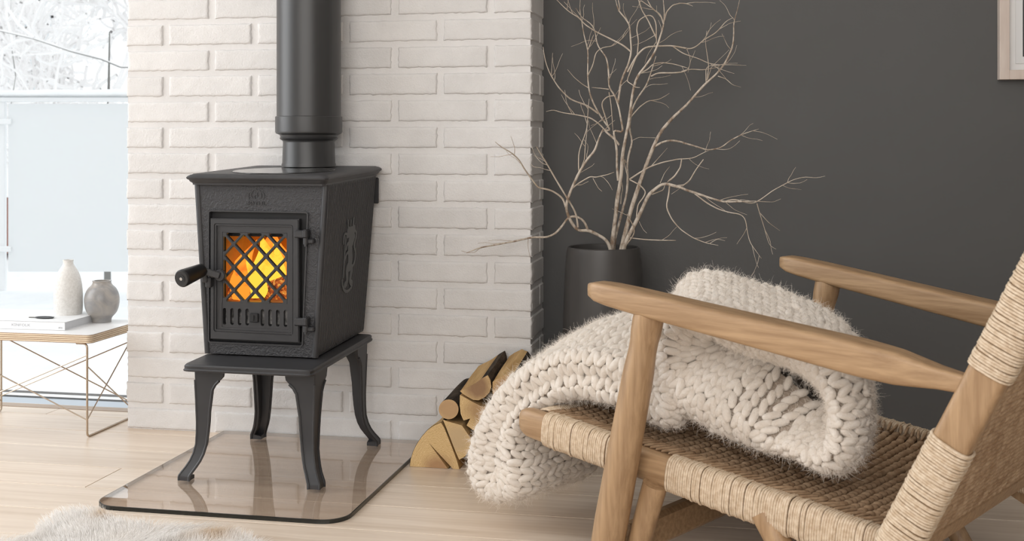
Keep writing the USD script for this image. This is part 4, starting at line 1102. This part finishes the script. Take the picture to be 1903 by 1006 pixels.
# ------------------------------------------------------------ armchair. Its own axes: x runs backwards, y across to the far side, z up
CP = CAM + R_V * 0.145 + F_V * 1.99
CHAIR_AT, CHAIR_ROT = (CP[0], CP[1], 0.0), math.degrees(math.atan2(-0.658, 0.753)) + 11.3
M['chair_oak'] = noisy('oiled_oak', (0.31, 0.19, 0.10), (0.45, 0.295, 0.165), scale=(8, 120, 120), rough=0.45, detail=6, bump=0.15, bscale=160, bdist=0.0008, distort=0.25)
M['chair_oak_up'] = noisy('oiled_oak_upright', (0.31, 0.19, 0.10), (0.45, 0.295, 0.165), scale=(120, 120, 7), rough=0.45, detail=6, bump=0.15, bscale=160, bdist=0.0008, distort=0.25)
M['cord'] = noisy('paper_cord', (0.56, 0.43, 0.30), (0.74, 0.62, 0.48), scale=(130, 130, 130), rough=0.8, bump=0.3, bscale=420, bdist=0.0008, spec=0.25)
M['cord_seat'] = noisy('paper_cord_woven', (0.32, 0.205, 0.12), (0.50, 0.355, 0.23), scale=(45, 45, 45), rough=0.8, bump=0.3, bscale=420, bdist=0.0008, spec=0.25)
M['cord_dark'] = plain('cord_gap_shade', (0.10, 0.06, 0.035), 0.9)  # dark sheet under the weave; shade between the cords is in this colour
ac = thing('woven_armchair', 'oak armchair with woven paper cord seat and cord wrapped back posts in the foreground', 'armchair', CHAIR_AT, CHAIR_ROT)
WF = 0.638


def arm(w):
    n = 44
    far = w > 0.3
    s = np.linspace(0, 1, n)
    t = (0.0 if far else -0.012) + 0.637 * s
    h = 0.500 - (0.160 if far else 0.121) * t
    hw = np.interp(s, [0, 0.02, 0.06, 0.15, 0.5, 0.78, 0.9, 1.0], [0.014, 0.021, 0.025, 0.0275, 0.029, 0.029, 0.020, 0.012])   # half width
    ht_ = np.interp(s, [0, 0.02, 0.06, 0.15, 0.5, 0.75, 0.84, 0.93, 1.0], [0.0115, 0.0160, 0.0185, 0.0200, 0.0225, 0.0250, 0.0235, 0.015, 0.012])
    V = []
    m = 24
    a = np.arange(m) / m * 2 * np.pi
    e = 2 / 5.0
    for i in range(n):
        cx, sx = np.cos(a), np.sin(a)
        y = w + hw[i] * np.sign(cx) * np.abs(cx) ** e
        z = h[i] + ht_[i] * np.sign(sx) * np.abs(sx) ** e + 0.005 * (1 - s[i]) * 0
        V.append(np.c_[np.full(m, t[i]), y, z])
    V = np.vstack(V)
    i, j = np.meshgrid(np.arange(n - 1), np.arange(m), indexing='ij'); p = (i * m + j).ravel(); q = (i * m + (j + 1) % m).ravel()
    f = np.vstack([np.stack([p, q, q + m], -1), np.stack([p, q + m, p + m], -1)])
    V = np.vstack([V, V[:m].mean(0) - [0.003, 0, 0], V[-m:].mean(0)])
    k = np.arange(m)
    f = np.vstack([f, np.stack([(k + 1) % m, k, np.full(m, n * m)], -1), np.stack([(n - 1) * m + k, (n - 1) * m + (k + 1) % m, np.full(m, n * m + 1)], -1)])
    return trimesh.Trimesh(V, f, process=False)


for w in (0.0, WF):
    obj('armrest', arm(w), M['chair_oak'], ac, smooth=50)


def leg_line(t0, t1, h0, w, prof, n=30):
    s = np.linspace(0, 1, n)
    return np.c_[t0 + (t1 - t0) * s, np.full(n, w), h0 * (1 - s)], np.interp(s, *zip(*prof))


for w, sg in ((0.0, 1), (WF, -1)):
    P, r = leg_line(0.104, 0.002, 0.474, w, [(0, 0.0250), (0.06, 0.0255), (0.10, 0.0232), (0.14, 0.0230), (0.22, 0.0258), (0.5, 0.0275), (0.75, 0.0285), (1, 0.026)])
    P[-1, 2] = 0.0
    obj('front_leg', tube(P, r, 24), M['chair_oak_up'], ac, smooth=50)
    P, r = leg_line(0.092, 0.034, 0.185, w + sg * 0.034, [(0, 0.021), (0.4, 0.020), (1, 0.016)])
    obj('leg_brace', tube(P, r, 18), M['chair_oak_up'], ac, smooth=50)
    P, r = leg_line(0.285, 0.40, 0.175, w + sg * 0.047, [(0, 0.021), (1, 0.017)])
    obj('rear_leg', tube(P, r, 18), M['chair_oak_up'], ac, smooth=50)
obj('stretcher', hullbox((0.017, 0.03, 0.048), (0.045, WF - 0.03, 0.106), 0.008), M['chair_oak'], ac)


def rail_h(t):
    return 0.240 - 0.119 * (t + 0.19)


RT0, RT1, RH, RW = -0.214, 0.52, 0.0265, 0.0165


def rail_section(grow=0.0, n=24, e=2 / 3.2):
    a = np.arange(n) / n * 2 * np.pi
    return np.c_[(RW + grow) * np.sign(np.cos(a)) * np.abs(np.cos(a)) ** e, (RH + grow) * np.sign(np.sin(a)) * np.abs(np.sin(a)) ** e]


def sweep(path, sec, xdir):
    """Sections in the plane of xdir and 'up'; path points get the section with scale k."""
    V = []
    for (p, k) in path:
        V.append(np.array(p) + sec[:, :1] * k * np.array(xdir) + sec[:, 1:] * k * np.array([0, 0, 1.0]))
    V = np.array(V); N, m = V.shape[:2]
    i, j = np.meshgrid(np.arange(N - 1), np.arange(m), indexing='ij'); p = (i * m + j).ravel(); q = (i * m + (j + 1) % m).ravel()
    f = np.vstack([np.stack([p, q, q + m], -1), np.stack([p, q + m, p + m], -1)])
    Vf = np.vstack([V.reshape(-1, 3), V[0].mean(0), V[-1].mean(0)])
    k = np.arange(m)
    f = np.vstack([f, np.stack([(k + 1) % m, k, np.full(m, N * m)], -1), np.stack([(N - 1) * m + k, (N - 1) * m + (k + 1) % m, np.full(m, N * m + 1)], -1)])
    t = trimesh.Trimesh(Vf, f, process=False); t.fix_normals()
    return t


RWN, RWF = 0.050, WF - 0.050
for w in (RWN, RWF):
    ts = [RT0 - 0.018 * (1 - math.cos(u)) * 0 - 0.0 for u in (0,)]
    path = [((RT0 + d_, w, rail_h(RT0 + d_)), k_) for d_, k_ in ((0.0, 0.25), (0.002, 0.5), (0.006, 0.72), (0.013, 0.88), (0.022, 0.97), (0.034, 1.0))] + [((t, w, rail_h(t)), 1.0) for t in np.linspace(0.0, RT1, 10)]
    obj('side_rail', sweep(path, rail_section(), (0, 1, 0)), M['chair_oak'], ac, smooth=50)
for t0 in (-0.168, 0.487):
    h = rail_h(t0)
    obj('cross_rail', sweep([((t0, w, h - 0.002), 1.0) for w in np.linspace(RWN, RWF, 8)], rail_section()[:, ::1] * [1.0, 0.9], (1, 0, 0)), M['chair_oak'], ac, smooth=50)


def ring_cord(centre, ax_u, ax_v, hu, hv, r, jitter, n=20, e=2 / 3.0):
    a = np.arange(n + 1) / n * 2 * np.pi
    return centre + np.outer(hu * np.sign(np.cos(a)) * np.abs(np.cos(a)) ** e, ax_u) + np.outer(hv * np.sign(np.sin(a)) * np.abs(np.sin(a)) ** e, ax_v)


def closed_tube(P, r, m=5):
    return tube(np.vstack([P[:-1], P[:1]]), r, m, cap=False)


rng_c = np.random.default_rng(3)
# cord wrapped round the side rails, leaving them bare where the front legs pass
for w in (RWN, RWF):
    cords = []
    t = RT0 + 0.066
    while t < RT1 - 0.01:
        if not (0.045 < t < 0.115):
            g = 0.0022 + 0.0009 * rng_c.random() + (0.0016 if rng_c.random() < 0.10 else 0)
            tilt = rng_c.normal(0, 0.0012)
            P = ring_cord(np.array([t, w, rail_h(t)]), np.array([0, 1.0, 0]), np.array([0.10 + tilt * 8, 0, 1.0]), RW + g, RH + g, 0.0024, 0)
            cords.append(closed_tube(P, 0.00205 + 0.0003 * rng_c.random()))
        t += 0.0039 + 0.0005 * rng_c.random()
    obj('rail_cord_wrap', cat_(cords), M['cord'], ac, smooth=True, kind='stuff')
cords = []
for t0 in (-0.168,):
    w = RWN + 0.018
    while w < RWF - 0.02:
        P = ring_cord(np.array([t0, w, rail_h(t0) - 0.001]), np.array([1.0, 0, 0]), np.array([0, 0, 1.0]), RW + 0.003, RH * 0.9 + 0.003, 0.0024, 0)
        cords.append(closed_tube(P, 0.0026)); w += 0.0053
obj('front_rail_cord_wrap', cat_(cords), M['cord'], ac, smooth=True, kind='stuff')

# woven seat: rows of cord bumps lying across, sagging between the rails
def seat_h(t, w):
    u = (w - RWN) / (RWF - RWN); v = (t + 0.168) / (0.487 + 0.168)
    return rail_h(t) + 0.026 - 0.020 * np.clip(4 * u * (1 - u), 0, 1) ** 0.6 * np.clip(4 * v * (1 - v), 0, 1) ** 0.6


gt, gw = np.meshgrid(np.linspace(-0.175, 0.49, 40), np.linspace(RWN, RWF, 40), indexing='ij')
Vs = np.c_[gt.ravel(), gw.ravel(), seat_h(gt, gw).ravel() - 0.0085]
i, j = np.meshgrid(np.arange(39), np.arange(39), indexing='ij'); p = (i * 40 + j).ravel()
Fs = np.vstack([np.stack([p, p + 40, p + 41], -1), np.stack([p, p + 41, p + 1], -1)])
Vs = np.vstack([Vs, Vs - [0, 0, 0.004]]); Fs = np.vstack([Fs, Fs[:, ::-1] + 1600])
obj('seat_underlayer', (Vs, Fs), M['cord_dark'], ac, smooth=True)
pos, xd, hl, ry = [], [], [], []
tp_, wp_ = 0.0165, 0.0165
for a in range(int(0.655 / tp_)):
    for b in range(int((RWF - RWN - 0.03) / wp_)):
        t = -0.155 + tp_ * (a + 0.5) + 0.0 * (b % 2) + rng_c.normal(0, 0.0008); w = RWN + 0.022 + wp_ * (b + (0.5 if a % 2 else 0.0)) + rng_c.normal(0, 0.0006)
        edge_n = w < RWN + 0.05
        pos.append((t, w, seat_h(t, w) - 0.002 + rng_c.normal(0, 0.0005)))
        xd.append((0.30, 1.0, 0.0)); hl.append(0.0098); ry.append(0.0056)
        # the partner strand, lower
        pos.append((t + tp_ * 0.5, w + wp_ * 0.5, seat_h(t, w) - 0.0066)); xd.append((-0.35, 1.0, 0.0)); hl.append(0.0085); ry.append(0.0036)
pos, xd = np.array(pos), np.array(xd)
nz_ = np.tile([0.119, 0, 1.0], (len(pos), 1)); nz_ /= np.linalg.norm(nz_[0])
xd[:, 2] = -xd[:, 0] * 0.119
obj('seat_weave', beans(pos, xd, nz_, hl, ry, np.array(ry) * 1.15), M['cord_seat'], ac, smooth=True, kind='stuff')
# straight strands that run from the weave over the side rails
st_, xs_ = [], []
for w, sg in ((RWN, 1), (RWF, -1)):
    for t in np.arange(-0.15, 0.48, 0.0112):
        st_.append((t, w + sg * 0.026, rail_h(t) + RH + 0.0005)); xs_.append((rng_c.normal(0.25, 0.12), sg * 1.0, -0.10))
st_ = np.array(st_)
obj('seat_edge_strands', beans(st_, np.array(xs_), np.tile([0, 0, 1.0], (len(st_), 1)), 0.026, 0.0030, 0.0030), M['cord_seat'], ac, smooth=True, kind='stuff')

# back posts, reclined, wrapped with cord except where the arms join
PD = np.array([0.1225, 0.0, 0.251]); PD /= np.linalg.norm(PD)
PN = np.array([PD[2], 0, -PD[0]])                          # backwards, square to the post


def post_at(h, w):
    return np.array([0.5445 + 0.488 * (h - 0.2335), w, h])


for w in (-0.004, WF + 0.004):
    a_, b_ = post_at(0.10, w), post_at(0.92, w)
    sec = rail_section(0, 24, 2 / 4.0) * [0.0175 / RW, 0.0265 / RH]
    V = []
    for s in np.linspace(0, 1, 12):
        c = a_ + (b_ - a_) * s
        V.append(c + sec[:, :1] * np.array([0, 1.0, 0]) + sec[:, 1:] * PN)
    V = np.array(V); N, m = V.shape[:2]
    i, j = np.meshgrid(np.arange(N - 1), np.arange(m), indexing='ij'); p = (i * m + j).ravel(); q = (i * m + (j + 1) % m).ravel()
    f = np.vstack([np.stack([p, q, q + m], -1), np.stack([p, q + m, p + m], -1)])
    Vf = np.vstack([V.reshape(-1, 3), V[0].mean(0), V[-1].mean(0)]); k = np.arange(m)
    f = np.vstack([f, np.stack([(k + 1) % m, k, np.full(m, N * m)], -1), np.stack([(N - 1) * m + k, (N - 1) * m + (k + 1) % m, np.full(m, N * m + 1)], -1)])
    pm = trimesh.Trimesh(Vf, f, process=False); pm.fix_normals()
    obj('back_post', pm, M['chair_oak_up'], ac, smooth=50)
    for h0, h1 in ((0.185, 0.345), (0.447, 0.88)):
        cords, h = [], h0
        while h < h1:
            g = 0.0022 + 0.0012 * rng_c.random()
            tl = rng_c.normal(0.02, 0.02)
            P = ring_cord(post_at(h, w), np.array([0, 1.0, tl]), PN + PD * rng_c.normal(0, 0.02), 0.0175 + g, 0.0265 + g, 0.0026, 0)
            cords.append(closed_tube(P, 0.0021 + 0.0004 * rng_c.random())); h += 0.0037
        obj('post_cord_wrap', cat_(cords), M['cord'], ac, smooth=True, kind='stuff')
# woven back panel between the posts
pos, xd, hl = [], [], []
for a, h in enumerate(np.arange(0.20, 0.88, 0.0085)):
    for b, w in enumerate(np.arange(0.048, WF - 0.045, 0.021)):
        c = post_at(h, w + (0.0105 if a % 2 else 0)) + PN * 0.012
        pos.append(c + rng_c.normal(0, 0.0004, 3)); xd.append((PD[0] * 0.35, 1.0, PD[2] * 0.35)); hl.append(0.0125)
pos = np.array(pos)
obj('back_weave', beans(pos, np.array(xd), np.tile(PN, (len(pos), 1)), hl, 0.0046, 0.0060), M['cord_seat'], ac, smooth=True, kind='stuff')
V8 = [post_at(h, w) + PN * d for h in (0.19, 0.885) for w in (0.03, WF - 0.03) for d in (0.003, 0.011)]
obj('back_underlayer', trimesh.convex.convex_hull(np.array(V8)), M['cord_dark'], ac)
for h in (0.175, 0.9):
    obj('back_rail', obox(post_at(h, 0.03), post_at(h, WF - 0.03), 0.04, 0.03, up=tuple(PD), bev=0.006), M['chair_oak'], ac)
# ------------------------------------------------------------ chunky knitted blanket, in the armchair's own axes
T_V = np.array([math.cos(math.radians(CHAIR_ROT)), math.sin(math.radians(CHAIR_ROT)), 0]); W_V = np.array([-T_V[1], T_V[0], 0])
C0 = np.array(CHAIR_AT)


def at_w(u, v, w):
    """(t, z) where a measured direction meets the upright plane that lies w across the chair."""
    d = ray(u, v)
    k = (w - (CAM - C0) @ W_V) / (d @ W_V)
    p = CAM + d * k
    return np.array([(p - C0) @ T_V, p[2]])


M['wool'] = usdkit.material(stage, LK + 'cream_wool', {
    'tc': ('texture_coordinate', {}), 'nz': ('noise_texture', {'scale': 60.0, 'detail': 3.0}), 'r': ('rgb_ramp', {'ramp': [(0.3, (0.80, 0.72, 0.635)), (0.7, (0.90, 0.84, 0.77))]}),
    'fb': ('noise_texture', {'scale': 420.0, 'detail': 4.0, 'roughness': 0.8}), 'bp': ('bump', {'strength': 0.7, 'distance': 0.003}),
    'p': ('principled_bsdf', {'roughness': 1.0, 'specular_ior_level': 0.1, 'sheen_weight': 0.25, 'sheen_roughness': 0.5})},
    [('tc.object', 'nz.vector'), ('nz.fac', 'r.fac'), ('r.color', 'p.base_color'), ('tc.object', 'fb.vector'), ('fb.fac', 'bp.height'), ('bp.normal', 'p.normal')], surface='p.BSDF')
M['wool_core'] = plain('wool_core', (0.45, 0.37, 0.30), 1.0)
M['wool_fuzz'] = plain('wool_fuzz', (0.86, 0.795, 0.72), 0.9)
bl = thing('knitted_blanket', 'chunky cream knitted wool blanket folded on the seat and hanging over its front', 'blanket', CHAIR_AT, CHAIR_ROT)
rb = np.random.default_rng(12)


def fold(out_px, med_px, w0, w1, rim, dent, pitch_s, pitch_r, lift, n_s=160, far=0.75, hole=0.0):
    """A thick fold seen end on: outline of its near end, the crease it closes on, and how far it runs across the chair.
    Returns the rows of a closed surface P[row, s, 3]."""
    O = np.array([at_w(u, v, w0) for u, v in out_px]); Md = np.array([at_w(u, v, w0) for u, v in med_px])
    O = resample(spline(O, 400, closed=True), n_s, closed=True)
    Ms = resample(spline(Md, 200) if len(Md) > 2 else Md, 120)
    near = np.array([Ms[np.argmin(np.hypot(*(Ms - o).T))] for o in O])
    for _ in range(14):
        near = (np.roll(near, 1, 0) + near * 2 + np.roll(near, -1, 0)) / 4
    rows = []
    qs = np.linspace(1, 0, 16)
    for q in qs:                                     # from the crease out to the rim, then along the fold
        e = 1 - q
        r_ = 1 - 0.0
        P = near + (O - near) * (1 - q)
        w = w0 + rim * (1 - math.sqrt(max(0.0, 1 - max(0, (e - 0.55) / 0.45) ** 2))) + dent * max(0, (q - 0.35) / 0.65) ** 1.5
        rows.append(np.c_[P[:, 0], np.full(n_s, w), P[:, 1]])
    L = w1 - w0 - rim
    for s in np.linspace(0.06, 1, 22):
        k = lift(s)
        c = O.mean(0)
        P = O.copy()
        zmin = O[:, 1].min(); zr = O[:, 1].max() - zmin
        up = (O[:, 1] - zmin) / zr
        P = np.c_[O[:, 0] + k[0] * (0.45 + 0.55 * up), O[:, 1] + k[1] * up]
        rows.append(np.c_[P[:, 0], np.full(n_s, w0 + rim + L * s), P[:, 1]])
    last = rows[-1]
    c = last.mean(0)
    for q in (0.93, 0.75, 0.45, 0.1):
        rows.append(np.c_[c[0] + (last[:, 0] - c[0]) * q, last[:, 1] + rim * 0.6 * (1 - q) ** 0.5, c[2] + (last[:, 2] - c[2]) * q])
    return np.array(rows)


def knit(P, pitch_s, pitch_r, thick, seed, skip_inner=0.5):
    """Plump stitches over the surface P[row, s]: columns run along the rows, alternate stitches lean like knitted Vs."""
    r = np.random.default_rng(seed)
    N, S = P.shape[:2]
    # normals
    dr = np.gradient(P, axis=0); ds = (np.roll(P, -1, 1) - np.roll(P, 1, 1)) / 2
    nn = np.cross(ds, dr); nn /= np.maximum(np.linalg.norm(nn, axis=2, keepdims=True), 1e-9)
    cen = P.reshape(-1, 3).mean(0)
    if ((P - cen) * nn).sum() < 0:
        nn = -nn
    # arc length along every s line
    per = np.linalg.norm(np.diff(np.concatenate([P, P[:, :1]], 1), axis=1), axis=2).sum(1)
    ncol = int(round(per[len(per) // 2] / pitch_s / 4)) * 8
    pos, X, Z, hl, rad = [], [], [], [], []
    for c in range(ncol):
        f = c / ncol * S
        s0 = int(f) % S; s1 = (s0 + 1) % S; u = f - int(f)
        line = P[:, s0] * (1 - u) + P[:, s1] * u
        nl = nn[:, s0] * (1 - u) + nn[:, s1] * u
        sl = ds[:, s0]
        d = np.r_[0, np.cumsum(np.linalg.norm(np.diff(line, axis=0), axis=1))]
        a = pitch_r * (0.5 + 0.5 * (c % 2) * 0.0) + pitch_r * 0.12 * r.random()
        while a < d[-1]:
            p = np.array([np.interp(a, d, line[:, k]) for k in range(3)])
            n_ = np.array([np.interp(a, d, nl[:, k]) for k in range(3)]); n_ /= np.linalg.norm(n_)
            p2 = np.array([np.interp(min(a + 0.004, d[-1]), d, line[:, k]) for k in range(3)]); p1 = np.array([np.interp(max(a - 0.004, 0), d, line[:, k]) for k in range(3)])
            t_ = p2 - p1; t_ /= max(np.linalg.norm(t_), 1e-9)
            b_ = np.cross(n_, t_)
            row = np.interp(a, d, np.arange(N))
            loc = np.linalg.norm(np.array([np.interp(a, d, sl[:, k]) for k in range(3)])) * S / ncol
            frac = loc / pitch_s
            if (frac < 0.14 and c % 8) or (0.14 <= frac < 0.28 and c % 4) or (0.28 <= frac < 0.72 and c % 2):
                a += pitch_r; continue
            sgn = 1 if (c // 2) % 2 else -1
            X.append(t_ + b_ * sgn * (0.36 + r.normal(0, 0.08)) + n_ * r.normal(0, 0.10))
            pos.append(p + n_ * (thick * 0.25 + r.normal(0, thick * 0.14)) + b_ * r.normal(0, thick * 0.12))
            Z.append(n_)
            k_ = 1.0
            hl.append(pitch_r * 0.72 * r.uniform(0.9, 1.1)); rad.append(thick * k_ * r.uniform(0.9, 1.08))
            a += pitch_r * r.uniform(0.94, 1.06)
    return np.array(pos), np.array(X), np.array(Z), np.array(hl), np.array(rad), nn


def surface(P, shrink=0.0, nn=None):
    Q = P - (nn * shrink if nn is not None else 0)
    N, S = Q.shape[:2]
    i, j = np.meshgrid(np.arange(N - 1), np.arange(S), indexing='ij'); p = (i * S + j).ravel(); q = (i * S + (j + 1) % S).ravel()
    f = np.vstack([np.stack([p, q, q + S], -1), np.stack([p, q + S, p + S], -1)])
    V = np.vstack([Q.reshape(-1, 3), Q[-1].mean(0)]); k = np.arange(S)
    f = np.vstack([f, np.stack([(N - 1) * S + k, (N - 1) * S + (k + 1) % S, np.full(S, N * S)], -1)])
    t = trimesh.Trimesh(V, f, process=False); t.fix_normals()
    return t


BIG = capsule_tmpl(7, 8)
# the hanging end: up from the hem, over the front of the seat, back under the arm
out_a = [(1240, 690), (1160, 664), (1080, 652), (1000, 668), (935, 712), (892, 770), (868, 835), (866, 885), (888, 922), (930, 932), (966, 915), (972, 870), (958, 826), (966, 786), (1000, 758), (1060, 741), (1110, 746), (1170, 765), (1240, 792)]
med_a = [(1215, 735), (1120, 702), (1050, 697), (985, 728), (930, 790), (915, 880)]
PA = fold(out_a, med_a, 0.085, 0.300, 0.035, 0.012, 0.02, 0.026, lambda s: (0.012 * s, 0.045 * math.sin(math.pi * min(1, s * 0.6))), n_s=170)
# the rolled end lying on the seat
out_b = [(1232, 755), (1210, 715), (1203, 665), (1212, 615), (1240, 578), (1290, 566), (1350, 580), (1420, 602), (1490, 628), (1540, 660), (1572, 700), (1584, 750), (1582, 815), (1568, 862), (1540, 884), (1500, 874), (1460, 852), (1400, 838), (1330, 815), (1275, 785)]
med_b = [(1288, 640), (1330, 668), (1390, 685), (1450, 705), (1490, 742), (1505, 800)]
PB = fold(out_b, med_b, 0.085, 0.270, 0.045, 0.090, 0.02, 0.026, lambda s: (-0.085 * s, 0.030 * s), n_s=180)
stitch, roots = [], []
for P, seed in ((PA, 1), (PB, 2)):
    pos, X, Z, hl, rad, nn = knit(P, 0.0140, 0.0215, 0.0074, seed)
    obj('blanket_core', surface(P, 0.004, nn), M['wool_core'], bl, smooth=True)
    obj('knit_stitches', beans(pos, X, Z, hl, rad, rad * 0.95, BIG), M['wool'], bl, smooth=True, kind='stuff', label='thick soft wool stitches')
    for rep in range(36):
        ph = rb.uniform(-0.9, 0.9, len(pos)); an = rb.uniform(-1.5, 1.5, len(pos))
        Xn = X / np.linalg.norm(X, axis=1, keepdims=True); Yn = np.cross(Z, Xn)
        dirn = Z * np.cos(an)[:, None] + Yn * np.sin(an)[:, None]
        roots.append((pos + Xn * (ph * hl)[:, None] + dirn * (rad * 0.9 * np.sqrt(np.maximum(0.05, 1 - ph ** 2)))[:, None], dirn))
rp = np.vstack([a for a, b in roots]); rd = np.vstack([b for a, b in roots])
n = len(rp)
L = rb.uniform(0.0025, 0.0085, n) * (1 + 0.3 * (rb.random(n) < 0.1))
j1, j2 = rb.normal(0, 0.55, (n, 3)), rb.normal(0, 0.9, (n, 3))
c1 = rp + (rd + j1) * (L * 0.45)[:, None]
c2 = c1 + (rd * 0.6 + j1 + j2) * (L * 0.4)[:, None]
c3 = c2 + (rd * 0.2 + j2) * (L * 0.3)[:, None]
curves = np.stack([rp - rd * 0.002, c1, c2, c3], 1)
hairs('wool_fuzz', curves, np.array([0.00026, 0.00022, 0.00016, 0.00008]), M['wool_fuzz'], bl, label='fine loose wool fibres')

# ------------------------------------------------------------ sheepskin on the floor
M['fur'] = usdkit.material(stage, LK + 'sheepskin_hair', {'at': ('attribute', {'attribute': 'tone'}), 'r': ('rgb_ramp', {'ramp': [(0.0, (0.92, 0.90, 0.88)), (0.6, (0.86, 0.80, 0.74)), (1.0, (0.66, 0.50, 0.34))]}),
                                                         'p': ('principled_bsdf', {'roughness': 0.8, 'specular_ior_level': 0.3})},
                           [('at.fac', 'r.fac'), ('r.color', 'p.base_color')], surface='p.BSDF')
M['hide'] = plain('sheepskin_base', (0.75, 0.71, 0.66), 1.0)


def at_floor(u, v, z=0.0):
    d = ray(u, v)
    return CAM + d * ((z - CAM[2]) / d[2])


edge = [at_floor(*p, 0.03)[:2] for p in ((-40, 1004), (30, 996), (72, 966), (105, 948), (150, 941), (195, 944), (225, 958), (270, 966), (330, 972), (390, 972), (440, 980), (480, 996), (515, 1015), (560, 1060), (540, 1180))] + [(-0.95, -1.72), (-1.15, -1.80), (-1.42, -1.70), (-1.62, -1.45), (-1.72, -1.15)]
rug = Polygon(resample(spline(np.array(edge), 200, closed=True), 160, closed=True)).buffer(0)
rp_ = thing('sheepskin_rug', 'pale grey and tan sheepskin rug with long soft hair on the floor', 'rug')


def pile(x, y):
    d = np.array([rug.exterior.distance(Point(a, b)) for a, b in zip(np.ravel(x), np.ravel(y))])
    return 0.009 + 0.022 * np.clip(d / 0.08, 0, 1) ** 0.5


inner = rug.buffer(-0.02)
hm = trimesh.util.concatenate([trimesh.creation.extrude_polygon(rug.buffer(-0.02 - 0.004 * k_), 0.0034, engine='earcut').apply_translation((0, 0, 0.0092 + 0.003 * k_)) for k_ in range(5)])
obj('hide', hm, M['hide'], rp_)
rf_ = np.random.default_rng(21)
x0, y0, x1, y1 = rug.bounds
pts = []
from shapely import contains_xy
while sum(len(p) for p in pts) < 120000:
    q = np.c_[rf_.uniform(x0, x1, 30000), rf_.uniform(y0, y1, 30000)]
    pts.append(q[contains_xy(rug.buffer(-0.012), q[:, 0], q[:, 1])])
q = np.vstack(pts)[:120000]
cl = meshkit.fbm(np.c_[q * 9, np.zeros(len(q))], 3, 5) * 6.28 * 1.4
dc = q - np.array(rug.centroid.coords[0]); dc /= np.linalg.norm(dc, axis=1, keepdims=True)
dirv = np.c_[0.55 * dc + 0.5 * np.c_[np.cos(cl), np.sin(cl)], np.full(len(q), 0.55)] + rf_.normal(0, 0.13, (len(q), 3))
dirv /= np.linalg.norm(dirv, axis=1, keepdims=True)
Lh = rf_.uniform(0.015, 0.030, len(q)); n = len(q)
p0 = np.c_[q, np.full(n, 0.0215)]
bend = np.c_[0.9 * dc + 0.5 * np.c_[np.cos(cl), np.sin(cl)], np.full(n, -0.15)]
p1 = p0 + dirv * (Lh * 0.4)[:, None]; p2 = p1 + (dirv * 0.7 + bend * 0.4) * (Lh * 0.35)[:, None]; p3 = p2 + (dirv * 0.35 + bend * 0.7) * (Lh * 0.3)[:, None]
for p in (p1, p2, p3):
    p[:, 2] = np.maximum(p[:, 2], 0.0105)
hp_ = hairs('hair_pile', np.stack([p0, p1, p2, p3], 1), np.array([0.0005, 0.00045, 0.00035, 0.00015]), M['fur'], rp_, label='long soft hair in pale grey and tan')
spots = [(at_floor(195, 955, 0.03)[:2], 0.05), (at_floor(400, 990, 0.03)[:2], 0.09), (at_floor(300, 1100, 0.03)[:2], 0.12), (np.array([-1.3, -1.4]), 0.14)]
tone = 0.25 * meshkit.fbm(np.c_[q * 14, np.zeros(n)], 3, 9)
for c, r_ in spots:
    tone = np.maximum(tone, np.clip(1.25 - np.hypot(*(q - c).T) / r_ - 0.5 * meshkit.noise(np.c_[q * 40, np.zeros(n)], 4), 0, 1))
pv = UsdGeom.PrimvarsAPI(stage.GetPrimAtPath(hp_)).CreatePrimvar('tone', Sdf.ValueTypeNames.FloatArray, 'uniform')
pv.Set(Vt.FloatArray.FromNumpy(tone.astype(np.float32)))
